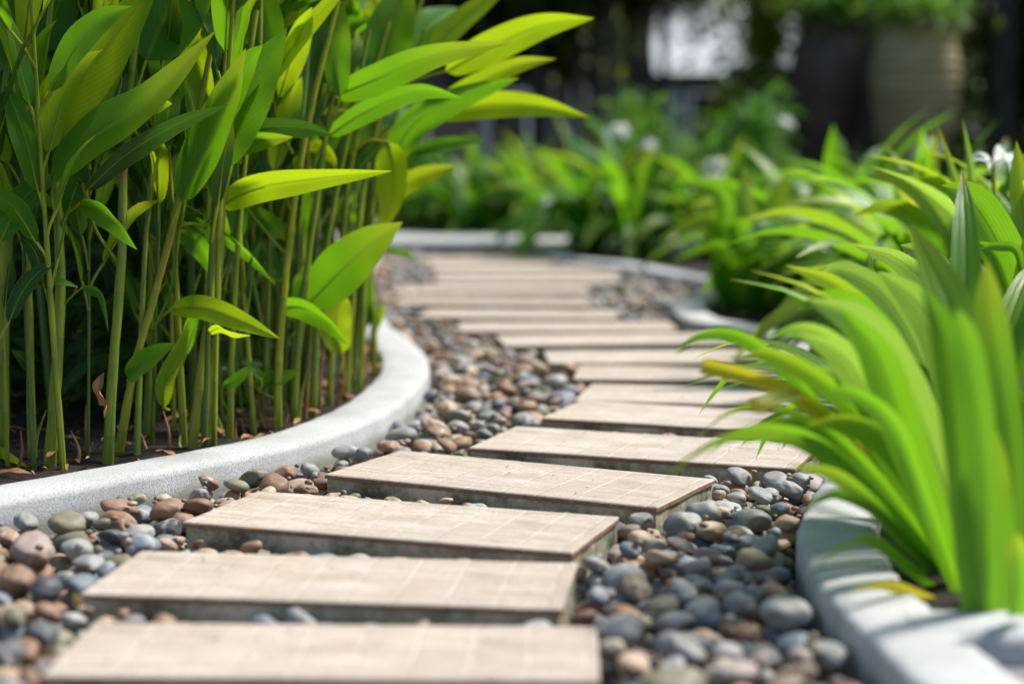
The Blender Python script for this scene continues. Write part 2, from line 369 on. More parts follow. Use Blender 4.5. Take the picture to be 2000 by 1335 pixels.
# ------------------------------------------------------------------ setting: kerb lines
def pxline(l, z): return [on(u, v, z) for u, v in l]
LK = [Vector((-1.75, 1.30, .02)), Vector((-1.42, 1.80, .02)), Vector((-1.06, 2.28, .02))] + pxline([(0, 960), (200, 924), (400, 888), (565, 852), (690, 806), (762, 758), (792, 712), (772, 672), (722, 632), (694, 590), (690, 550), (700, 515), (716, 492)], .02)
LK.append(Vector((-.70, 8.75, .02)))
RK = [Vector((.58, 1.25, .02))] + pxline([(1925, 1345), (1800, 1245), (1700, 1155), (1652, 1080), (1640, 1010), (1690, 900), (1725, 800), (1690, 725), (1610, 684), (1530, 652), (1450, 634), (1385, 624), (1350, 607), (1347, 588), (1385, 573), (1460, 567), (1570, 565)], .02)
RK2 = pxline([(1600, 552), (1480, 548), (1380, 541), (1300, 527), (1215, 513), (1110, 502)], .02)
RK2.append(Vector((.15, 8.45, .02)))
BK = [Vector((-3.2, 9.3, .04)), Vector((-1.6, 9.05, .04)), Vector((-.7, 8.9, .04)), Vector((0, 8.84, .04)), Vector((.5, 8.86, .04)), Vector((1.3, 9.05, .04)), Vector((3.4, 9.5, .04))]
def smooth_line(line, n):
    D = crom(line, n * 4)
    for _ in range(50): D = [D[0]] + [(D[i - 1] + D[i] * 2 + D[i + 1]) * .25 for i in range(1, len(D) - 1)] + [D[-1]]
    L = [0]
    for a, b in zip(D[:-1], D[1:]): L.append(L[-1] + (b - a).length)
    out = []; j = 0
    for i in range(n + 1):
        t = L[-1] * i / n
        while j < len(L) - 2 and L[j + 1] < t: j += 1
        out.append(D[j].lerp(D[j + 1], min(1, max(0, (t - L[j]) / max(1e-9, L[j + 1] - L[j])))))
    return out
def sweep_kerb(name, line, top, width, label, n=150, base=-.11):
    C = smooth_line(line, n); mb = MB(); rows = []; b = .012; w2 = width / 2
    prof = [(-w2, base), (-w2, top - b), (-w2 + b * .3, top - b * .3), (-w2 + b, top), (-w2 * .3, top + .0015), (w2 * .3, top + .0015), (w2 - b, top), (w2 - b * .3, top - b * .3), (w2, top - b), (w2, base)]
    for i, c in enumerate(C):
        T = (C[min(i + 1, n)] - C[max(i - 1, 0)]); T.z = 0; T.normalize(); Sd = Vector((T.y, -T.x, 0))
        j = .0015 * math.sin(i * 1.7) + .001 * math.sin(i * .53)
        rows.append([Vector((c.x, c.y, 0)) + Sd * (p + j) + Vector((0, 0, z)) for p, z in prof])
    mb.grid(rows); mb.cap(rows[0]); mb.cap(rows[-1][::-1])
    return tag(link(name, mb.mesh(name, [M['kerb']])), label, 'kerb'), C
lk, LC = sweep_kerb('kerb', LK, .02, .112, 'pale grey curved concrete kerb bulging round the tall broad-leaved bed', 220)
rk, RC = sweep_kerb('kerb', RK, .02, .108, 'winding blue-grey concrete kerb with a rounded tip edging the lily bed', 260)
rk2, RC2 = sweep_kerb('kerb', RK2, .02, .108, 'far curved kerb running from the rounded tip back to the end of the path', 120)
bk, BC = sweep_kerb('kerb', BK, .04, .62, 'broad pale concrete ledge closing the far end of the path', 80)
CK = [on(1790, 1218, .02), on(1900, 1215, .02), on(2050, 1212, .02), Vector((1.0, 1.98, .02))]
CK[0] = CK[1] + (CK[0] - CK[1])
mb = MB(); a0, a1 = CK[0] + Vector((-.005, 0, 0)), CK[3]
x0 = a0.x; yc = CK[1].y
rows = []
for x in np.linspace(x0, 1.2, 14):
    w2, b, top = .052, .012, .0225
    rows.append([Vector((x, yc + p, z)) for p, z in ((-w2, -.1), (-w2, top - b), (-w2 + b, top), (w2 - b, top), (w2, top - b), (w2, -.1))])
mb.grid(rows)
tag(link('kerb', mb.mesh('kerb', [M['kerb']])), 'short straight concrete kerb crossing behind the grey gravel square', 'kerb')

# ground sheets
def sheet(name, poly, z, mat):
    me = bpy.data.meshes.new(name); me.from_pydata([(p[0], p[1], z) for p in poly], [], [tuple(range(len(poly)))]); me.materials.append(mat)
    return tag(link(name, me), kind='structure')
sheet('ground', [(-60, -30), (60, -30), (60, 90), (-60, 90)], -.125, M['ground'])
sheet('path_bed', [(-2.6, 1.0), (1.2, 1.0), (1.2, 9.0), (-2.6, 9.0)], -.07, M['bed'])
def soil_sheet(name, line, far_x, z):
    mb = MB(); rows = []
    for i, c in enumerate(line):
        row = []
        for q in range(29):
            f = q / 28; x = c.x + (far_x - c.x) * f ** 1.4
            hh = z + (.006 * math.sin(x * 41 + c.y * 17) + .005 * math.sin(x * 93 - c.y * 71) + .012 * min(1, f * 6)) * (1 if f > 0 else 0)
            row.append(Vector((x, c.y, hh)))
        rows.append(row)
    mb.grid(rows); return tag(link(name, mb.mesh(name, [M['soil']])), kind='structure')
soil_sheet('planting_soil', LC, -4.5, -.004)
soil_sheet('planting_soil', [c for c in RC if c.y > yc], 4.5, -.004)
soil_sheet('planting_soil', RC2, 4.5, -.006)
sheet('gravel_square', [(.42, 1.0), (1.3, 1.0), (1.3, yc - .03), (.42, yc - .03)], -.012, M['gravel'])
sheet('far_soil', [(-9, 8.95), (9, 8.95), (9, 24), (-9, 24)], -.03, M['soil'])

# ------------------------------------------------------------------ stepping slabs
def rect_from(FL, FR, D=.245, W=None):
    d = FR - FL; ang = math.atan2(d.y, d.x); W = W or d.length
    ex = Vector((math.cos(ang), math.sin(ang), 0)); ey = Vector((-ex.y, ex.x, 0))
    return FL + ex * W / 2 + ey * D / 2, ang, W, D
SL = [  # front-left and front-right corner of each top, nearest first
    ((80, 1318), (1172, 1328), None), ((157, 1158), (1097, 1188), None), ((357, 1018), (1117, 1078), None), ((634, 925), (1283, 990), None),
    ((915, 873), (1552, 914), None), ((1057, 815), (1350, 832), .61), ((1121, 780), (1500, 791), .61), ((1119, 739), (1500, 744), .61),
    ((1072, 708), (1500, 706), .61), ((985, 674), (1390, 669), .62), ((895, 646), (1350, 645), .62), ((815, 618), (1290, 622), .60), ((762, 592), (1150, 596), .64),
    ((765, 572), (1160, 572), .69), ((850, 553), (1230, 552), .69), ((850, 537), (1225, 536), .74), ((840, 523), (1215, 522), .76), ((820, 511), (1200, 510), .80)]
slabs = []
DS = [.20, .225, .235, .245] + [.245] * 9 + [.27] * 5
for i, (a, b, W) in enumerate(SL):
    c, ang, W, D = rect_from(on(*a), on(*b), DS[i], W); slabs.append([c, ang, W, D])
def slab_ok():
    for i in range(4, len(slabs)):
        p, q = slabs[i - 1], slabs[i]
        ey = Vector((-math.sin(p[1]), math.cos(p[1]), 0)); gap = (q[0] - p[0]).dot(ey) - (p[3] + q[3]) / 2
        if gap < .045: q[0] = q[0] + ey * (.045 - gap)
slab_ok()
SLAB_NOTE = {1: 'nearest and most blurred', 2: 'with small weeds at its left corner', 3: 'with crisp tile joints at its left end', 4: 'sharpest, with its right end face showing'}
for i, (c, ang, W, D) in enumerate(slabs):
    sc_l = (f'tan tiled concrete stepping slab, {nth(i+1)} from the camera' + (', ' + SLAB_NOTE[i + 1] if i + 1 in SLAB_NOTE else ''))
    e = empty('stepping_slab', (c.x, c.y, -.07), sc_l, 'stepping slab', 'stepping slabs laid along the path'); e.rotation_euler.z = ang
    rs = random.Random(i)
    def block(x, y, z0, z1, ch, mats, name, topmi=0, sidemi=0):
        mb = MB(); nseg = 24; rows = []
        # outline with slightly worn irregular edges
        out = []
        for (xa, ya, xb, yb, n) in ((-x, -y, x, -y, 24), (x, -y, x, y, 10), (x, y, -x, y, 24), (-x, y, -x, -y, 10)):
            for q in range(n):
                f = q / n; out.append((xa + (xb - xa) * f + rs.uniform(-1, 1) * ch * .5, ya + (yb - ya) * f + rs.uniform(-1, 1) * ch * .5))
        ring = lambda s, z: [Vector((px * (1 - s / x), py * (1 - s / y), z)) for px, py in out]
        mb.grid([ring(0, z0), ring(0, z1 - ch)], mi=sidemi, close=True); mb.grid([ring(0, z1 - ch), ring(ch, z1)], mi=topmi, close=True); mb.cap(ring(ch, z1), topmi)
        o = link(name, mb.mesh(name, mats, False), e); return o
    block(W / 2 - .003, D / 2 - .003, 0, .062, .001, [M['slab_base']], 'concrete_base')
    block(W / 2, D / 2, .0622, .07, .0018, [M['tile'], M['tile_edge']], 'tile_top', 0, 1)

# ------------------------------------------------------------------ pebbles: dropped one by one into a height field
def ico(sub):
    import bmesh
    bm = bmesh.new(); bmesh.ops.create_icosphere(bm, subdivisions=sub, radius=1)
    v = np.array([x.co[:] for x in bm.verts]); f = np.array([[q.index for q in x.verts] for x in bm.faces]); bm.free(); return v, f
IV3, IF3 = ico(4); IV2, IF2 = ico(3); IV1, IF1 = ico(2)
def lump(V, seed):
    r = np.random.default_rng(seed); P = V.copy()
    for _ in range(5):
        d = r.normal(size=3); d /= np.linalg.norm(d); k = V @ d
        P += V * (r.uniform(-.2, .2) * np.maximum(0, k)[:, None] ** 2)
    for _ in range(3):           # worn flats
        d = r.normal(size=3); d /= np.linalg.norm(d); lim = r.uniform(.66, .9); k = P @ d; ov = np.maximum(0, k - lim)
        P -= d * (ov * .75)[:, None]
    for _ in range(3):           # a chipped dent
        d = r.normal(size=3); d /= np.linalg.norm(d); k = np.maximum(0, V @ d - .55) / .45; P -= V * (r.uniform(0, .13) * k ** 1.5)[:, None]
    for _ in range(3):
        d = r.normal(size=3) * r.uniform(5, 9); P += V * (.009 * np.sin(V @ d + r.uniform(0, 6)))[:, None]
    for _ in range(4):
        d = r.normal(size=3) * r.uniform(2, 4); P += V * (.020 * np.sin(V @ d + r.uniform(0, 6)))[:, None]
    return P
NSH = 14
SH3 = [lump(IV3, s) for s in range(NSH)]; SH2 = [lump(IV2, s) for s in range(NSH)]; SH1 = [lump(IV1, s) for s in range(NSH)]
G = .004; X0, X1, Y0, Y1 = -1.5, 1.05, 1.45, 8.52
nx, ny = int((X1 - X0) / G), int((Y1 - Y0) / G)
gx = X0 + (np.arange(nx) + .5) * G; gy = Y0 + (np.arange(ny) + .5) * G; GX, GY = np.meshgrid(gx, gy)
LA = np.array([[c.x, c.y] for c in LC]); RA = np.array([[c.x, c.y] for c in RC]); RA2 = np.array([[c.x, c.y] for c in RC2])
blocked = np.zeros((ny, nx), bool)
def edge_x(A, right_max):
    """for each row the kerb's x nearest the path"""
    xs = np.full(ny, np.nan)
    for a, b in zip(A[:-1], A[1:]):
        if a[1] == b[1]: continue
        lo, hi = sorted((a[1], b[1])); m = (gy >= lo - .004) & (gy <= hi + .004)
        x = a[0] + (gy - a[1]) / (b[1] - a[1]) * (b[0] - a[0]); x = np.clip(x, min(a[0], b[0]), max(a[0], b[0]))
        cur = xs[m]; new = x[m]; xs[m] = np.where(np.isnan(cur), new, np.maximum(cur, new) if right_max else np.minimum(cur, new))
    return xs
lx = edge_x(LA, True); rx = np.fmin(edge_x(RA, False), edge_x(RA2, False))
lx = np.where(np.isnan(lx), -9, lx); rx = np.where(np.isnan(rx), .95, rx)
blocked |= (GX < lx[:, None]) | (GX > rx[:, None])
def stamp(A, hw):
    for c in A:
        ix = int((c[0] - X0) / G); iy = int((c[1] - Y0) / G); k = int(hw / G) + 2
        xa, xb, ya, yb = max(0, ix - k), min(nx, ix + k), max(0, iy - k), min(ny, iy + k)
        if xb > xa and yb > ya: blocked[ya:yb, xa:xb] |= (GX[ya:yb, xa:xb] - c[0]) ** 2 + (GY[ya:yb, xa:xb] - c[1]) ** 2 < hw * hw
def dense(A): return np.concatenate([np.linspace(a, b, 8, endpoint=False) for a, b in zip(A[:-1], A[1:])])
stamp(dense(LA), .058); stamp(dense(RA), .056); stamp(dense(RA2), .056)
for c, ang, W, D in slabs:
    dx, dy = GX - c.x, GY - c.y; blocked |= (np.abs(dx * math.cos(ang) + dy * math.sin(ang)) < W / 2) & (np.abs(-dx * math.sin(ang) + dy * math.cos(ang)) < D / 2)
H = np.full((ny, nx), -.069)
free = np.argwhere(~blocked)
peb = []
r = np.random.default_rng(5)
def top_target(x, y):
    lxx = lx[min(ny - 1, max(0, int((y - Y0) / G)))]
    t = -.005 + .018 * math.exp(-max(0, x - lxx - .06) / .10)     # heaped a little against the left kerb
    j = min(range(len(slabs)), key=lambda q: (slabs[q][0].x - x) ** 2 * .2 + (slabs[q][0].y - y) ** 2); c_, an_, W_, D_ = slabs[j]
    if abs((x - c_.x) * math.cos(an_) + (y - c_.y) * math.sin(an_)) < W_ / 2: t = -.017
    return t
tries = 0; fails = 0
while fails < 1500 and len(peb) < 9500:
    a = float(np.clip(r.lognormal(math.log(.0212), .30), .0110, .035)); b = a * r.uniform(.62, .92); c = a * r.uniform(.42, .68)
    yaw = r.uniform(0, math.pi); best = None
    k = int(a / G) + 1; oy, ox = np.mgrid[-k:k + 1, -k:k + 1] * G
    ca, sa = math.cos(yaw), math.sin(yaw); q = ((ox * ca + oy * sa) / a) ** 2 + ((-ox * sa + oy * ca) / b) ** 2
    ins = q < .92; prof = c * np.sqrt(np.clip(1 - q, 0, 1))
    for _ in range(7):
        iy, ix = free[r.integers(len(free))]
        if iy < k or ix < k or iy >= ny - k or ix >= nx - k: continue
        bl = blocked[iy - k:iy + k + 1, ix - k:ix + k + 1]
        if bl[ins].any(): continue
        u_, v_ = proj((gx[ix], gy[iy], -.03))
        if u_ < -350 or u_ > 2250: continue
        h = H[iy - k:iy + k + 1, ix - k:ix + k + 1]
        z = (h + prof)[ins].max() - .14 * c
        if best is None or z < best[0]: best = (z, iy, ix)
    if best is None: fails += 1; continue
    z, iy, ix = best
    if z - c - np.median(H[iy - k:iy + k + 1, ix - k:ix + k + 1][ins]) > .3 * c: fails += .3; continue
    if z + c * .30 > top_target(gx[ix], gy[iy]): fails += 1; continue
    fails = max(0, fails - 3)
    hh = H[iy - k:iy + k + 1, ix - k:ix + k + 1]
    sx = (hh[ins] * ox[ins]).sum() / (ox[ins] ** 2).sum(); sy = (hh[ins] * oy[ins]).sum() / (oy[ins] ** 2).sum()
    H[iy - k:iy + k + 1, ix - k:ix + k + 1] = np.where(ins, np.maximum(hh, z + prof), hh)
    peb.append([gx[ix], gy[iy], z, a, b, c, yaw, float(np.clip(-sy, -.7, .7)) * -.5, float(np.clip(sx, -.7, .7)) * -.5, r.choice(len(PCLS), p=(PWR if gx[ix] > slab_x(gy[iy]) else PW)), int(r.integers(NSH)), int(iy), int(ix)])
nbig = len(peb)
for _ in range(9000):
    a = float(r.uniform(.004, .0085)); b = a * r.uniform(.6, .95); c = a * r.uniform(.5, .8); iy, ix = free[r.integers(len(free))]; k = 3
    if iy < k or ix < k or iy >= ny - k or ix >= nx - k or gy[iy] > 5.2: continue
    if blocked[iy - k:iy + k + 1, ix - k:ix + k + 1].any(): continue
    hl = H[iy - 6:iy + 7, ix - 6:ix + 7]
    if H[iy, ix] > np.median(hl) - .009 or H[iy, ix] > -.018: continue
    z = H[iy - 1:iy + 2, ix - 1:ix + 2].max() + c * .5; H[iy, ix] = z + c
    peb.append([gx[ix], gy[iy], z, a, b, c, r.uniform(0, 3), 0, 0, r.choice(len(PCLS), p=PW), int(r.integers(NSH)), int(iy), int(ix)])
print('pebbles', nbig, len(peb))
cand = []
for i, p in enumerate(peb):
    u_, v_ = proj(p[:3]); topvis = p[2] + p[5] >= H[p[11], p[12]] - .004
    if topvis and -10 < u_ < 2010 and v_ < 1345 and not (u_ > 1640 and 560 < v_ < 960):
        cand.append((p[3] * (p[4] + p[5]) / p[1] ** 2, i))
cand.sort(reverse=True); hero = set(i for _, i in cand[:300])
def pmat(p):
    E = Euler((p[7], p[8], 0)).to_matrix() @ Euler((0, 0, p[6])).to_matrix()
    return np.array(E)
pmesh = {}
def get_pmesh(sh, cl):
    if (sh, cl) not in pmesh:
        me = bpy.data.meshes.new('pebble'); V = SH3[sh]; me.vertices.add(len(V)); me.from_pydata(V.tolist(), [], IF3.tolist())
        me.polygons.foreach_set('use_smooth', [True] * len(IF3)); me.materials.append(M['peb_' + PCLS[cl]]); pmesh[(sh, cl)] = me
    return pmesh[(sh, cl)]
# material noise is laid out in object space, so bake the size into each individual pebble's mesh
info = {}
for i in hero:
    p = peb[i]; V = SH3[p[10]] * np.array([p[3], p[4], p[5]])
    me = bpy.data.meshes.new('pebble'); me.from_pydata(V.tolist(), [], IF3.tolist()); me.polygons.foreach_set('use_smooth', [True] * len(IF3))
    me.materials.append(M['peb_' + PCLS[p[9]]])
    o = link('pebble', me, loc=(p[0], p[1], p[2])); o.rotation_mode = 'QUATERNION'; o.rotation_quaternion = Matrix(pmat(p).tolist()).to_quaternion()
    size = 'large' if p[3] > .029 else 'small' if p[3] < .022 else 'medium'
    shp = 'round' if p[4] / p[3] > .82 else 'oval' if p[4] / p[3] > .72 else 'long'
    fl = ' flat' if p[5] / p[3] < .49 else ''
    best = min(range(len(slabs)), key=lambda j: abs((Vector((p[0], p[1], 0)) - slabs[j][0]).dot(Vector((-math.sin(slabs[j][1]), math.cos(slabs[j][1]), 0)))))
    c_, an_, W_, D_ = slabs[best]; d = Vector((p[0], p[1], 0)) - c_; al = d.x * math.cos(an_) + d.y * math.sin(an_)
    if al < -W_ / 2: zone = f'left of the {nth(best+1)} slab'
    elif al > W_ / 2: zone = f'right of the {nth(best+1)} slab'
    else: zone = f'between slabs near the {nth(best+1)} slab'
    info.setdefault(f'{size}{fl} {shp} {PCLS[p[9]]} pebble|{zone}', []).append((proj(p[:3])[0], o))
for key, lst in info.items():
    lst.sort(key=lambda t: t[0]); a_, z_ = key.split('|')
    for j, (_, o) in enumerate(lst):
        if len(lst) == 1: lab = f'{a_} {z_}'
        elif j == 0: lab = f'leftmost {a_} {z_}'
        elif j == len(lst) - 1: lab = f'rightmost {a_} {z_}'
        else: lab = f'{nth(j+1)} from left {a_} {z_}'
        tag(o, lab, 'pebble', 'river pebbles lying beside the slabs')
Vs, Fs, Ms, off = [], [], [], 0
for i, p in enumerate(peb):
    if i in hero: continue
    sh, fc = (SH2, IF2) if (p[1] < 4 and p[3] > .011) else (SH1, IF1)
    V = (sh[p[10]] * np.array([p[3], p[4], p[5]])) @ pmat(p).T + np.array(p[:3])
    Vs.append(V); Fs.append(fc + off); Ms.append(np.full(len(fc), p[9])); off += len(V)
Vs = np.concatenate(Vs); Fs = np.concatenate(Fs); Ms = np.concatenate(Ms)
me = bpy.data.meshes.new('pebbles'); me.vertices.add(len(Vs)); me.vertices.foreach_set('co', Vs.astype(np.float32).ravel())
me.loops.add(Fs.size); me.loops.foreach_set('vertex_index', Fs.astype(np.int32).ravel())
me.polygons.add(len(Fs)); me.polygons.foreach_set('loop_start', np.arange(0, Fs.size, 3, dtype=np.int32)); me.polygons.foreach_set('loop_total', np.full(len(Fs), 3, dtype=np.int32))
for n_ in PCLS: me.materials.append(M['peb_' + n_])
me.polygons.foreach_set('material_index', Ms.astype(np.int32)); me.polygons.foreach_set('use_smooth', np.ones(len(Fs), bool)); me.update(); me.validate()
tag(link('pebbles', me), 'mixed grey, brown and tan river pebbles filling the path', 'pebbles', kind='stuff')

# ------------------------------------------------------------------ broad-leaved plants in the left bed
PLANT_GROUP = 'broad-leaved heliconia stalks in the left bed'
def stem_mesh(pts, r0, r1, rs, n=18, mat='stem'):
    C = crom(pts, n); mb = MB(); rad = []
    for i in range(n + 1):
        t = i / n; rr = r0 + (r1 - r0) * t
        rr *= 1 + .16 * ((i * .37 + r0 * 900) % 1) ; rad.append(rr)
    C = [c + Vector((rs.uniform(-1, 1), rs.uniform(-1, 1), 0)) * r0 * .07 for c in C]; mb.tube(C, rad, 9)
    k = rs.randint(3, 6); off = Vector((r0 * .75, -r0 * .3, 0)); mb.tube([c + off * (1 - i / (n * .6)) for i, c in enumerate(C[:int(n * .6)])], [r0 * .62 * (1 - i / (n * .62)) + .0006 for i in range(int(n * .6))], 7)
    return mb.mesh('stem', [M[mat]])
def leaf_mesh(pts, width, nrm, attach=None, mat='leaf', roll=0, twist=0, wf=broad_w, fold=.2, curl=0, asym=0, rs=None, n=20, pr=.0028, wave=.06):
    mb = MB(); blade(mb, pts, width, nrm, wf, fold, roll, twist, n, wave, asym, rs, 0, 3, curl)
    C = crom(pts, n); k = int(n * .85); N0 = (nrm - (C[1] - C[0]).normalized() * nrm.dot((C[1] - C[0]).normalized())).normalized()
    k = max(3, int(n * .45)); mb.tube([c - N0 * pr * .5 for c in C[:k]], [pr * (1 - .85 * i / k) * .6 for i in range(k)], 6, 1)
    if attach is not None:
        d = (pts[1] - pts[0]).normalized(); ln = (attach - pts[0]).length
        mb.tube(crom([attach, attach.lerp(pts[0], .5) + Vector((0, 0, -.0)) - d * ln * .12 + Vector((0, 0, ln * .06)), pts[0]], 8), [pr * 1.3, pr * 1.2, pr * 1.1] + [pr] * 6, 7, 1)
    return mb.mesh('leaf', [M[mat], M['stem']])

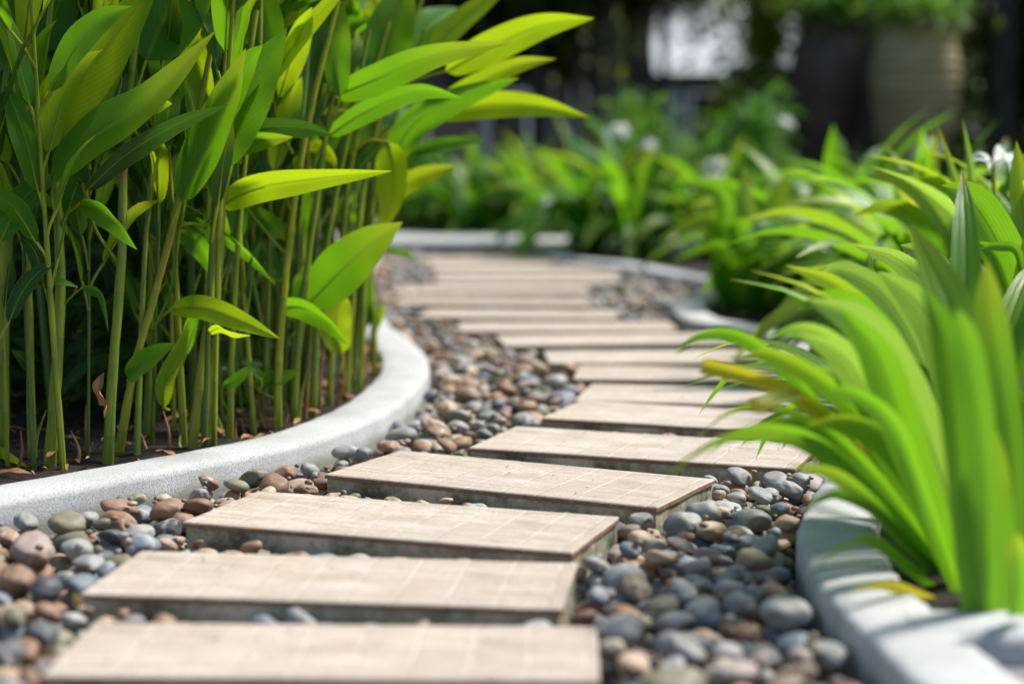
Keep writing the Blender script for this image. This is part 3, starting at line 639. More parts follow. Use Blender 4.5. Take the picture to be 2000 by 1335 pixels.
# stem (px points from the soil up, half thickness px), then leaves: (px points, width px, roll deg, twist deg, depth change to tip, attach px, material)
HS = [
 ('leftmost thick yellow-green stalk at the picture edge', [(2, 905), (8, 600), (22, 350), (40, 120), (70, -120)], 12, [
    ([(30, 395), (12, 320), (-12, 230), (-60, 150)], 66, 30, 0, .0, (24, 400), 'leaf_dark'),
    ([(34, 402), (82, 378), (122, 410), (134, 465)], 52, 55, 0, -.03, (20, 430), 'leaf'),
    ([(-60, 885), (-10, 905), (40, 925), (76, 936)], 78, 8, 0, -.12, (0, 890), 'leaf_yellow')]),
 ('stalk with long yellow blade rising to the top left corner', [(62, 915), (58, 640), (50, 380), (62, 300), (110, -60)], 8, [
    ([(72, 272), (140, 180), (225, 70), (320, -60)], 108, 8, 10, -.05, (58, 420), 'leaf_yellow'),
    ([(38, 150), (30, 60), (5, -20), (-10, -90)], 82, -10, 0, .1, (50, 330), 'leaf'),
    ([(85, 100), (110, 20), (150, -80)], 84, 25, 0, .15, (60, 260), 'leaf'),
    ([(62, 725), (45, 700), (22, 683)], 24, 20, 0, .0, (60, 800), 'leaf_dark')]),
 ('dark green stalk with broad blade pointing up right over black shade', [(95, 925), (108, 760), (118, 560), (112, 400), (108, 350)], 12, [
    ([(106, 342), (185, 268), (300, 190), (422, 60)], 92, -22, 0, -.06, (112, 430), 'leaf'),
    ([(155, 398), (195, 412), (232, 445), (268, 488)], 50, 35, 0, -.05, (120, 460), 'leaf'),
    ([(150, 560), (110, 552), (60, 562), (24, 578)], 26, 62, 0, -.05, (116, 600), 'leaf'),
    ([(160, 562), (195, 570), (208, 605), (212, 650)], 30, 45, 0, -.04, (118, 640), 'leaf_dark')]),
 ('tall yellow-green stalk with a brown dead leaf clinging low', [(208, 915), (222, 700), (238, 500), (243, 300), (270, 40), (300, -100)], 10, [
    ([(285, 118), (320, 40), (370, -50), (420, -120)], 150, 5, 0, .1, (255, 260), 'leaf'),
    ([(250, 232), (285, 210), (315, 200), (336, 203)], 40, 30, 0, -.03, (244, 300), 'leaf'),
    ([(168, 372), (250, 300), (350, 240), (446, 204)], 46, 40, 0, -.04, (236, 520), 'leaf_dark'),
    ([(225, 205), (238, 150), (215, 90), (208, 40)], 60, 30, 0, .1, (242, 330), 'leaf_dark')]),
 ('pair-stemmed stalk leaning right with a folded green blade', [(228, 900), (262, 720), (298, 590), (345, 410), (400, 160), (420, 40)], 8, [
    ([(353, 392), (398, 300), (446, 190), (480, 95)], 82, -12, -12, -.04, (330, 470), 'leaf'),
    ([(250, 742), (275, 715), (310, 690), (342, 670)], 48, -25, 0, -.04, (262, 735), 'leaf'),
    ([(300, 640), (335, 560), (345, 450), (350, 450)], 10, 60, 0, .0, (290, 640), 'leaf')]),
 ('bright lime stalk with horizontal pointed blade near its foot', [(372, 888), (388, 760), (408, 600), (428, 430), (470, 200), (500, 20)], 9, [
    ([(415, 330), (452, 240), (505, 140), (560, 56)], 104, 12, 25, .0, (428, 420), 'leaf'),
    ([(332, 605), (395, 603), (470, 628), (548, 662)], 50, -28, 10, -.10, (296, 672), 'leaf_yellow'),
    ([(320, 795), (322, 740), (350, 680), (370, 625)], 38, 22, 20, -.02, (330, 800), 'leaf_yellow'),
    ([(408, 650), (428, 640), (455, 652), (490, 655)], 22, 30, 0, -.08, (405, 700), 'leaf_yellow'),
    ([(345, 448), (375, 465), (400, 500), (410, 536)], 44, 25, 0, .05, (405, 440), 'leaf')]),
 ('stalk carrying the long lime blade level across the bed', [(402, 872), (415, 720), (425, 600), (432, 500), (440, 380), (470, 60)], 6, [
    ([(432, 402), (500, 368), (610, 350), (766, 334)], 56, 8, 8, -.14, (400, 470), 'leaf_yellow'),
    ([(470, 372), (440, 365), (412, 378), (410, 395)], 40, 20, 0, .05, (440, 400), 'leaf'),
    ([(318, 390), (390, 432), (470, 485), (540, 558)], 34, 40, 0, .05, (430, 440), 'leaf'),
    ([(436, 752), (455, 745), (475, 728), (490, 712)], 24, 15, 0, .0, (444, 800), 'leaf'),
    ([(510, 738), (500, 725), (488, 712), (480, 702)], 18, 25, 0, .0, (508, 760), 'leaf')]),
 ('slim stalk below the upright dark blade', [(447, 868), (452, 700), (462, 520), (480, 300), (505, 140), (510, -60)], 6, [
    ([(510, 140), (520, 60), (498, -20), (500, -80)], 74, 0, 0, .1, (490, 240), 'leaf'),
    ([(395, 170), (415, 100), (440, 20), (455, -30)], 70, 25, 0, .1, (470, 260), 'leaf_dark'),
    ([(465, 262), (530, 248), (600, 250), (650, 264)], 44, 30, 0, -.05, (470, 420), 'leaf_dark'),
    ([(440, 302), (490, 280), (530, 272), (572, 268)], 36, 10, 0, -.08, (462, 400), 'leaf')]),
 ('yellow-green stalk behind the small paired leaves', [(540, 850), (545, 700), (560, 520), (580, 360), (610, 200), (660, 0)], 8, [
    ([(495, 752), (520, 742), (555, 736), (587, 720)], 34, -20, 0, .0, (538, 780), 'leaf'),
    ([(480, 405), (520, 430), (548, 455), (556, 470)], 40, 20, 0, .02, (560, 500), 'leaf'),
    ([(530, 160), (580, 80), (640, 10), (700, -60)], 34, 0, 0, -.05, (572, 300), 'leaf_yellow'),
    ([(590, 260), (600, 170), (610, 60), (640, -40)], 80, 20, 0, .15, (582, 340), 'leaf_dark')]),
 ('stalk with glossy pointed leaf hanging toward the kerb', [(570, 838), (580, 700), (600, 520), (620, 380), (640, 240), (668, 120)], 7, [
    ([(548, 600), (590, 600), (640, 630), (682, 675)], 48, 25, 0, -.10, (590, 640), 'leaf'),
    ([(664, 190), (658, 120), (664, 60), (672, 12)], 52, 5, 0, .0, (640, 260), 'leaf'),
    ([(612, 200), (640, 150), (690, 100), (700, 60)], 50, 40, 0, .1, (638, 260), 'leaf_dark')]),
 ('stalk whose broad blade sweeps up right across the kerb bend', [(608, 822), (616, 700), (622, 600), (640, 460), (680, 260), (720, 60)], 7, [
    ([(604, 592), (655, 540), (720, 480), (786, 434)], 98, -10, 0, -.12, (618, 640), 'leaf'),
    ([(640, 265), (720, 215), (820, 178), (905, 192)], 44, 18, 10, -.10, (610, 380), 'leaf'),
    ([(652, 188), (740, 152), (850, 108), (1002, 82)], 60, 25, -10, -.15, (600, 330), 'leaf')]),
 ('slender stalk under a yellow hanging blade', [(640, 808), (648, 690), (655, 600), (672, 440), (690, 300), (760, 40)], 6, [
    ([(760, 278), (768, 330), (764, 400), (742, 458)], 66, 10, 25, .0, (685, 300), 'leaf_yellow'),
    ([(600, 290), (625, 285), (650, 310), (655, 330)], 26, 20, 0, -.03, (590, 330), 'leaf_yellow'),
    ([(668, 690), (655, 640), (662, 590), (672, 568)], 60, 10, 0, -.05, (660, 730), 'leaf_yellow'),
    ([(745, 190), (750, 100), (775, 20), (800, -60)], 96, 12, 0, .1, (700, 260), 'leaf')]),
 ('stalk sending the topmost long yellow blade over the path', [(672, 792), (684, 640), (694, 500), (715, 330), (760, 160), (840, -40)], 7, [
    ([(870, 140), (960, 92), (1060, 50), (1160, 36)], 62, 8, 8, -.10, (760, 180), 'leaf_yellow'),
    ([(760, 320), (810, 240), (900, 190), (1014, 152)], 62, 15, 0, -.08, (720, 350), 'leaf'),
    ([(850, 205), (930, 165), (1010, 128), (1086, 115)], 40, 5, 0, -.02, (745, 260), 'leaf_yellow'),
    ([(835, 120), (880, 60), (940, 10), (1010, -40)], 46, 0, 0, .1, (770, 170), 'leaf_yellow')]),
 ('stalk sending the level yellow blade over the path', [(700, 775), (708, 640), (712, 540), (724, 420), (750, 290), (830, 60)], 6, [
    ([(850, 226), (950, 206), (1050, 208), (1153, 230)], 52, 8, -10, -.05, (745, 330), 'leaf_yellow'),
    ([(742, 402), (790, 362), (840, 338), (898, 323)], 42, 5, 0, .0, (722, 460), 'leaf_yellow'),
    ([(800, 300), (850, 285), (900, 278), (947, 275)], 30, 10, 0, .1, (740, 370), 'leaf'),
    ([(790, 330), (830, 300), (850, 292), (880, 330)], 46, 20, 0, .1, (735, 380), 'leaf')]),
 ('outermost short stalk at the kerb bend', [(726, 740), (730, 660), (728, 600), (722, 530), (740, 480), (760, 420)], 7, [
    ([(716, 640), (712, 590), (714, 540), (722, 500)], 30, 20, 0, .0, (722, 680), 'leaf'),
    ([(752, 485), (780, 492), (800, 500), (816, 512)], 12, 10, 0, .0, (735, 500), 'leaf'),
    ([(738, 640), (742, 610), (744, 600), (748, 590)], 16, 10, 0, .0, (734, 660), 'leaf_yellow')]),
]
hero_y = []
for si, (desc, st, half, leaves) in enumerate(HS):
    b = on(st[0][0], st[0][1], -.01); Yb = b.y; rs = random.Random(100 + si); hero_y.append(b)
    lab = desc
    e = empty('heliconia_plant', b, lab, 'plant', PLANT_GROUP)
    T = Matrix.Translation(-b)
    pts = [b] + [at(u, v, Yb + .01 * k) for k, (u, v) in enumerate(st[1:])]
    pts = [p - b for p in pts]
    link('stem', stem_mesh(pts, pxm(half, Yb) * 1.0, pxm(half, Yb) * .6, rs), e)
    for (lp, wd, roll, tw, dY, att, mat) in leaves:
        n = len(lp); P = [at(u, v, Yb + dY * (.3 + .7 * k / (n - 1))) - b for k, (u, v) in enumerate(lp)]
        A = at(att[0], att[1], Yb + .02) - b
        if rs.random() < .0: pass
        link('leaf', leaf_mesh(P, pxm(wd, Yb) * 1.08, CAMV, A, mat, R(roll), R(tw), fold=rs.uniform(.18, .42), rs=rs, pr=.0026 if wd > 30 else .0014), e)

# further stalks: prototypes with parts, copied
def stalk_proto(seed, height, nl, first=.38, mats=('leaf', 'leaf_dark'), lmax=.40):
    rs = random.Random(seed); e = empty('heliconia_plant', (0, 0, 0), 'x', 'plant', PLANT_GROUP)
    lx_, ly_ = rs.uniform(-.12, .12), rs.uniform(-.08, .08); pts = [Vector((lx_ * t ** 1.6, ly_ * t ** 1.6, height * t)) for t in (0, .3, .6, 1)]
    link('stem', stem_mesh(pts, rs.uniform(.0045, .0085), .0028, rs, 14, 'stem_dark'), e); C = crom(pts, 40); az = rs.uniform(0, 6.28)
    for k in range(nl):
        t = first + (1 - first) * k / max(1, nl - 1); A = C[min(40, int(t * 40))]; a = az + (k % 2) * math.pi + rs.uniform(-.5, .5)
        el = R(rs.uniform(48, 78)); L = rs.uniform(.24, lmax); pet = rs.uniform(.03, .08)
        d = Vector((math.cos(a) * math.cos(el), math.sin(a) * math.cos(el), math.sin(el))); hz = Vector((math.cos(a), math.sin(a), 0))
        B = A + d * pet; dr = rs.uniform(.1, .5)
        P = [B, B + d * L * .33, B + d * L * .62 + (hz * .05 - Vector((0, 0, .10))) * dr * L * 2, B + d * L * .85 + (hz * .22 - Vector((0, 0, .38))) * dr * L * 1.4]
        up = Vector((-math.cos(a) * math.sin(el), -math.sin(a) * math.sin(el), math.cos(el)))
        link('leaf', leaf_mesh(P, rs.uniform(.085, .125), up, A, mats[rs.random() < .5], R(rs.uniform(-75, 75)), R(rs.uniform(-30, 30)), fold=rs.uniform(.1, .35), rs=rs, n=14), e)
    return e
protos = [stalk_proto(200 + i, rnd.uniform(1.0, 1.3), rnd.randint(7, 9)) for i in range(9)]
used_p = set()
def copy_thing(root, loc, rz, tilt=(0, 0), s=1.0):
    if root.name in used_p:
        c = root.copy(); COL.objects.link(c)
        for ch in root.children:
            d = ch.copy(); COL.objects.link(d); d.parent = c
            for g in ch.children:
                h = g.copy(); COL.objects.link(h); h.parent = d
    else: c = root; used_p.add(root.name)
    c.location = loc; c.rotation_euler = (tilt[0], tilt[1], rz); c.scale = (s, s, s); return c
spots = []
def left_edge(y):
    i = int((y - Y0) / G); return lx[min(max(i, 0), ny - 1)]
tr = 0
while len(spots) < 165 and tr < 20000:
    tr += 1; y = rnd.uniform(2.75, 6.2); xe = left_edge(y)
    if xe < -5: xe = -.9
    x = xe - .085 - abs(rnd.gauss(0, .52))
    u_, v_ = proj((x, y, 0))
    if u_ < -260: continue
    if any((x - a) ** 2 + (y - b) ** 2 < .055 ** 2 for a, b in spots) or any((x - q.x) ** 2 + (y - q.y) ** 2 < .05 ** 2 for q in hero_y): continue
    if y < hero_y[0].y + .0 and x > -1.0: pass
    # keep the very front of the bed for the stalks the photo shows
    if (xe - x < .24 and y < 4.3 and (u_ < 430 or rnd.random() < .55)) or y < 3.22: continue
    if 300 < u_ < 420 and y < 3.2: continue
    spots.append((x, y))
def thin_proto(seed, height, nl, first, r0):
    rs = random.Random(seed); e = empty('heliconia_plant', (0, 0, 0), 'x', 'plant', PLANT_GROUP)
    a_, b_ = rs.uniform(-.10, .14), rs.uniform(-.06, .06); pts = [Vector((a_ * t ** 1.5, b_ * t ** 1.5, height * t)) for t in (0, .3, .6, 1)]
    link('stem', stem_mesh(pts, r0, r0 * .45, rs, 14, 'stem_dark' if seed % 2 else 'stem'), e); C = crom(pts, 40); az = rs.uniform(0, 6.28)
    for k in range(nl):
        t = first + (1 - first) * k / max(1, nl - 1); A = C[min(40, int(t * 40))]; a = az + (k % 2) * math.pi + rs.uniform(-.6, .6)
        el = R(rs.uniform(58, 82)); L = rs.uniform(.05, .12) + .24 * t; d = Vector((math.cos(a) * math.cos(el), math.sin(a) * math.cos(el), math.sin(el))); hz = Vector((math.cos(a), math.sin(a), 0))
        B = A + d * rs.uniform(.03, .07); dr = rs.uniform(.0, .5)
        P = [B, B + d * L * .33, B + d * L * .62 + (hz * .05 - Vector((0, 0, .10))) * dr * L * 2, B + d * L * .85 + (hz * .22 - Vector((0, 0, .38))) * dr * L * 1.4]
        up = Vector((-math.cos(a) * math.sin(el), -math.sin(a) * math.sin(el), math.cos(el)))
        link('leaf', leaf_mesh(P, L * rs.uniform(.17, .25), up, A, ('leaf', 'leaf_dark', 'leaf', 'leaf_yellow')[rs.randrange(4)], R(rs.uniform(-80, 80)), R(rs.uniform(-40, 40)), fold=rs.uniform(.15, .45), rs=rs, n=14), e)
    return e
tp_ = [thin_proto(260 + i, rnd.uniform(.85, 1.2), rnd.randint(8, 12), rnd.uniform(.14, .4), rnd.uniform(.0026, .0058)) for i in range(12)]
fr_, tr = [], 0
while len(fr_) < 62 and tr < 6000:
    tr += 1; y = rnd.uniform(2.78, 4.6); xe = left_edge(y)
    if xe < -5: continue
    x = xe - rnd.uniform(.075, .34); u_, v_ = proj((x, y, 0))
    if (u_ < 400 and xe - x < .19) or (u_ < 700 and xe - x < .11): continue
    if u_ < -60 or any((x - a) ** 2 + (y - b) ** 2 < .032 ** 2 for a, b in fr_) or any((x - q.x) ** 2 + (y - q.y) ** 2 < .03 ** 2 for q in hero_y): continue
    fr_.append((x, y))
fr_.sort(key=lambda t: proj((t[0], t[1], 0))[0])
for j, (x, y) in enumerate(fr_):
    o = copy_thing(tp_[(j * 7) % 12], (x, y, -.008), rnd.uniform(0, 6.28), (rnd.uniform(-.07, .07), rnd.uniform(-.05, .12)), rnd.uniform(.85, 1.15))
    o['label'] = f'thin yellow-green stalk rising just behind the left kerb, {nth(j+1)} from the left'
rands = []
for i, (x, y) in enumerate(spots):
    o = copy_thing(protos[i % len(protos)], (x, y, -.008), rnd.uniform(0, 6.28), (rnd.uniform(-.10, .10), rnd.uniform(-.12, .14)), rnd.uniform(.85, 1.15))
    rands.append((proj((x, y, 0))[0], y, o))
for nm, test in (('front', lambda y: y < 3.6), ('middle', lambda y: 3.6 <= y < 4.6), ('rear', lambda y: y >= 4.6)):
    L_ = sorted([t for t in rands if test(t[1])], key=lambda t: t[0])
    for j, t in enumerate(L_): t[2]['label'] = f'leafy green stalk in the {nm} rank of the shaded bed, {nth(j+1)} from the left'
# dry sheaths and cut stubs standing along the kerb
stubs = [(482, 858, 470, 815), (505, 845, 500, 782), (460, 865, 461, 822), (357, 888, 352, 850), (290, 895, 262, 820), (415, 870, 396, 765), (582, 832, 600, 720), (636, 806, 604, 730), (655, 800, 672, 690), (690, 780, 700, 700), (545, 842, 560, 790), (150, 918, 138, 840), (705, 768, 716, 690), (70, 915, 90, 800), (180, 905, 168, 790), (330, 893, 318, 800), (250, 900, 236, 850), (440, 866, 420, 800), (520, 850, 508, 740), (395, 880, 380, 830), (672, 790, 690, 720), (30, 930, 40, 840), (625, 812, 640, 640), (596, 826, 606, 660)]
for j, (u0, v0, u1, v1) in enumerate(sorted(stubs)):
    b = on(u0, v0, -.01); rs = random.Random(j); tpt = at(u1, v1, b.y + .02) - b; mb = MB(); dry = j % 3 != 1
    C = crom([Vector((0, 0, 0)), tpt * .5 + Vector((rs.uniform(-.01, .01), 0, 0)), tpt], 8)
    mb.tube(C, [.0045 * (1 - .75 * i / 8) for i in range(9)], 6)
    o = link('dry_sheath' if dry else 'young_shoot', mb.mesh('shoot', [M['sheath'] if dry else M['stem']]), loc=b)
    tag(o, (f'thin orange-brown dry sheath standing behind the left kerb, ' if dry else 'short green shoot standing behind the left kerb, ') + f'{nth(j+1)} from the left', 'dead leaf sheath' if dry else 'shoot', 'dry sheaths and shoots along the left kerb')
# brown dead leaf
b = at(205, 775, on(208, 915).y - .05); mb = MB(); 
blade(mb, [Vector((.0, 0, .04)), Vector((-.008, 0, .012)), Vector((.004, -.005, -.012)), Vector((-.002, 0, -.034))], .034, CAMV, lance_w, .5, R(20), R(70), 14, .3)
tag(link('dead_leaf', mb.mesh('dead_leaf', [M['sheath']]), loc=b), 'curled orange-brown dead leaf hanging among the left stalks', 'dead leaf')
# leaf litter on the soil
mb = MB(); rs = random.Random(4)
for _ in range(420):
    y = rs.uniform(2.7, 6); xe = left_edge(y); xe = -.9 if xe < -5 else xe; x = xe - .07 - rs.random() ** 1.5 * .8
    a = rs.uniform(0, 6.28); L = rs.uniform(.02, .06); p = Vector((x, y, rs.uniform(.006, .02))); d = Vector((math.cos(a), math.sin(a), rs.uniform(-.1, .25)))
    blade(mb, [p, p + d * L * .5 + Vector((0, 0, .004)), p + d * L], rs.uniform(.006, .018), Vector((0, 0, 1)), lance_w, .3, R(rs.uniform(-40, 40)), 0, 5, .3, hw=1, rs=rs)
tag(link('leaf_litter', mb.mesh('leaf_litter', [M['sheath']])), 'dry brown leaf litter scattered over the bed soil', 'leaf litter', kind='stuff')

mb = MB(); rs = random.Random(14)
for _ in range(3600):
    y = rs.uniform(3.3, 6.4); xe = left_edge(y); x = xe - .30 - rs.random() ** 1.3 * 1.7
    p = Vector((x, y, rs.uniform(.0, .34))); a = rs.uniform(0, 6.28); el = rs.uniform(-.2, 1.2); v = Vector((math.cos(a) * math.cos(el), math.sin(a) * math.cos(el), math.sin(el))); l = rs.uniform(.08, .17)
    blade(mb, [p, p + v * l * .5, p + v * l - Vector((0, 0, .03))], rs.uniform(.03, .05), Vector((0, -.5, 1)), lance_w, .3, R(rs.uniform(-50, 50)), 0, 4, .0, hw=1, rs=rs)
tag(link('undergrowth', mb.mesh('undergrowth', [M['leaf_dark']])), 'dark low undergrowth added to read as black shade between the tall stalks', 'undergrowth', kind='stuff')  # low dark leaves added so the gaps between stems read as shade

# ------------------------------------------------------------------ strap-leaved lilies on the right
LG = 'strap-leaved lily clumps along the right kerb'
def strap(pts, width, roll=0, mat='lily', nrm=Vector((0, -.55, .83)), fold=.32, tw=0, rs=None, n=24, cut=False):
    mb = MB(); wf = (lambda t: (.62 + .38 * min(1, t / .5))) if cut else strap_w
    blade(mb, pts, width, nrm, wf, fold, roll, tw, n, .03, 0, rs, 0, 3); return mb.mesh('leaf', [M[mat]])
def lily_proto(seed, n, lmin, lmax, wid=.046, dark=False):
    rs = random.Random(seed); e = empty('lily_clump', (0, 0, 0), 'x', 'plant', LG)
    for k in range(n):
        a = rs.uniform(0, 6.28); L = rs.uniform(lmin, lmax); q = k / n; el = R(90 - 32 * q + rs.uniform(-8, 8)); el = min(el, R(88))
        hz = Vector((math.cos(a), math.sin(a), 0)); p = hz * rs.uniform(.0, .05); P = [p]; cur = el; dr = rs.uniform(.6, 1.9) * (.45 + .7 * q)
        for s in range(6):
            cur -= dr * (.10 + .06 * s) * 1.1; cur = max(cur, R(-45)); p = p + (hz * math.cos(cur) + Vector((0, 0, math.sin(cur)))) * L / 6; P.append(p)
        nv = Vector((-hz.x * math.sin(el), -hz.y * math.sin(el), math.cos(el)))
        m = 'lily' if rs.random() < .82 else ('lily_pale' if rs.random() < .93 else 'lily_yellow')
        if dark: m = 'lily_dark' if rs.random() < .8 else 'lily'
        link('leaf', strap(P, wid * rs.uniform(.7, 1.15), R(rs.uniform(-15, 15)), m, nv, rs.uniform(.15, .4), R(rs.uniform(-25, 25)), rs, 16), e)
    return e
def flower(parent, base, h, lean, seed, bloom=True):
    rs = random.Random(seed); mb = MB(); top = base + Vector((lean[0], lean[1], h))
    mb.tube(crom([base, base.lerp(top, .5) + Vector((lean[0] * -.1, 0, .01)), top], 8), [.006, .0058, .0055, .005, .005, .005, .0045, .0045, .004], 7)
    s = link('flower_stalk', mb.mesh('flower_stalk', [M['stem']]), parent)
    if not bloom:
        for k in range(2):
            mb = MB(); a = rs.uniform(-.5, .5) + k * .7 - .3
            blade(mb, [top, top + Vector((a * .02, 0, .03)), top + Vector((a * .05, 0, .075))], .011, CAMV, lance_w, .4, n=8, hw=1); link('bud', mb.mesh('bud', [M['petal']]), s)
        return
    mb = MB()
    for k in range(13):
        a = rs.uniform(0, 6.28); el = rs.uniform(.2, 1.3); L = rs.uniform(.045, .08); hz = Vector((math.cos(a), math.sin(a), 0))
        d = hz * math.cos(el) + Vector((0, 0, math.sin(el)))
        P = [top, top + d * L * .5, top + d * L * .8 + (hz * .3 - Vector((0, 0, .35))) * L * .5, top + d * L * .8 + (hz * .5 - Vector((0, 0, .9))) * L * .7]
        blade(mb, P, rs.uniform(.012, .022), Vector((0, -.3, 1)) if k % 2 else CAMV, lance_w, .3, n=8, hw=1, rs=rs)
    link('blossom', mb.mesh('blossom', [M['petal']]), s)

def hero_clump(base, label, leaves, name='lily_clump'):
    e = empty(name, base, label, 'plant', LG)
    for j, (lp, wd, Ys, roll, mat) in enumerate(leaves):
        rs = random.Random(500 + j); n = len(lp)
        P = [at(u, v, Ys[0] + (Ys[1] - Ys[0]) * k / (n - 1)) for k, (u, v) in enumerate(lp)]
        if lp[0][1] > 1100: P[0].z = max(P[0].z, -.01)
        P = [p - base for p in P]
        link('leaf', strap(P, pxm(wd, sum(Ys) / 2) * 1.0, R(roll), mat, CAMV, rs.uniform(.18, .4), R(rs.uniform(-12, 12)), rs, cut=(mat == 'lily_yellow' and wd > 31)), e)
    return e
b1 = Vector((.60, 2.27, -.006))
near = [
 ([(1870, 1190), (1790, 1000), (1690, 830), (1600, 740), (1500, 690), (1440, 702)], 44, (2.25, 2.15), -25, 'lily'),
 ([(1860, 1190), (1780, 1020), (1680, 900), (1580, 830), (1490, 830), (1450, 868)], 40, (2.22, 2.1), -25, 'lily'),
 ([(1890, 1190), (1810, 940), (1720, 760), (1630, 670), (1560, 640), (1498, 658)], 50, (2.28, 2.2), -20, 'lily_pale'),
 ([(1900, 1190), (1840, 900), (1760, 700), (1690, 610), (1620, 580), (1556, 604)], 52, (2.3, 2.3), -20, 'lily'),
 ([(1850, 1190), (1770, 1060), (1700, 980), (1620, 920), (1540, 908)], 36, (2.2, 2.05), -25, 'lily'),
 ([(1910, 1190), (1860, 880), (1790, 680), (1720, 570), (1640, 528), (1600, 540)], 48, (2.4, 2.45), -15, 'lily_pale'),
 ([(1875, 1190), (1800, 960), (1740, 820), (1650, 760), (1590, 770)], 44, (2.12, 2.0), -25, 'lily'),
 ([(1850, 1195), (1745, 1010), (1600, 870), (1480, 835), (1380, 865), (1296, 935)], 62, (2.2, 1.98), -38, 'lily'),
 ([(1870, 1195), (1790, 960), (1690, 760), (1640, 690), (1560, 650)], 66, (2.25, 2.15), -20, 'lily_pale'),
 ([(1905, 1195), (1850, 960), (1770, 760), (1680, 630), (1575, 582)], 88, (2.2, 2.15), -18, 'lily_pale'),
 ([(1880, 1195), (1820, 1000), (1760, 830), (1710, 690), (1640, 600)], 80, (2.15, 2.05), -10, 'lily'),
 ([(1935, 1195), (1890, 900), (1840, 680), (1790, 590), (1715, 530)], 74, (2.3, 2.35), -15, 'lily_pale'),
 ([(1955, 1195), (1930, 880), (1870, 640), (1830, 540), (1778, 436)], 86, (2.2, 2.3), 8, 'lily'),
 ([(1975, 1195), (1975, 900), (1945, 700), (1930, 600), (1926, 508)], 72, (2.1, 2.05), 12, 'lily'),
 ([(1895, 1195), (1880, 1000), (1862, 800), (1840, 650), (1800, 560)], 70, (1.95, 1.9), 10, 'lily'),
 ([(1930, 1195), (1925, 980), (1905, 790), (1880, 660), (1868, 600)], 68, (1.95, 1.88), -8, 'lily'),
 ([(1842, 1190), (1740, 960), (1620, 820), (1530, 715), (1440, 655), (1365, 655), (1318, 692)], 32, (2.25, 2.2), -30, 'lily'),
 ([(1840, 1190), (1760, 1000), (1640, 840), (1540, 765), (1460, 735), (1370, 712)], 32, (2.3, 2.15), -10, 'lily_yellow'),
 ([(1560, 770), (1520, 778), (1495, 790), (1470, 800)], 36, (2.2, 2.15), 30, 'lily_yellow'),
 ([(1850, 1190), (1760, 960), (1640, 850), (1520, 795), (1430, 800), (1352, 862)], 20, (2.3, 2.2), -25, 'lily'),
 ([(1890, 1190), (1840, 900), (1750, 680), (1640, 560), (1535, 518)], 46, (2.35, 2.4), -20, 'lily'),
 ([(1870, 1190), (1810, 940), (1740, 800), (1660, 740), (1555, 716)], 52, (2.3, 2.25), -15, 'lily_pale'),
 ([(1860, 1190), (1800, 980), (1720, 860), (1640, 820), (1570, 830)], 60, (2.2, 2.1), -25, 'lily'),
 ([(1835, 1185), (1780, 1110), (1700, 1050), (1640, 1065), (1598, 1105)], 30, (2.15, 2.0), -25, 'lily'),
 ([(1840, 1190), (1790, 1160), (1730, 1140), (1658, 1148)], 30, (2.1, 1.95), -20, 'lily_yellow'),
 ([(1830, 1180), (1740, 1020), (1650, 965), (1600, 970), (1556, 1000)], 26, (2.2, 2.1), -25, 'lily'),
 ([(1985, 1200), (1990, 1130), (1988, 1080), (1985, 1040)], 60, (1.9, 1.85), 0, 'lily'),
 ([(1990, 1195), (1985, 1000), (1960, 800), (1960, 680), (1990, 625)], 84, (2.4, 2.45), 25, 'lily_pale'),
 ([(2010, 1195), (2020, 1000), (2010, 850), (1990, 760)], 80, (2.2, 2.2), 15, 'lily'),
 ([(1915, 1195), (1870, 1020), (1820, 900), (1750, 790), (1700, 760)], 70, (2.35, 2.4), 15, 'lily'),
 ([(1900, 1195), (1850, 1050), (1800, 880), (1790, 760), (1760, 690)], 74, (2.45, 2.5), 20, 'lily'),
 ([(1950, 1195), (1945, 1050), (1930, 930), (1935, 820)], 80, (1.98, 1.95), 5, 'lily'),
 ([(1865, 1195), (1800, 1060), (1740, 960), (1700, 850), (1690, 760)], 60, (2.4, 2.5), 25, 'lily'),
 ([(1980, 1195), (1970, 1020), (1985, 900), (2020, 820)], 66, (2.3, 2.3), 15, 'lily'),
]
hero_clump(b1, 'large blurred lime-green lily clump arching over the near right kerb', near)
b2 = Vector((.86, 2.80, -.006))
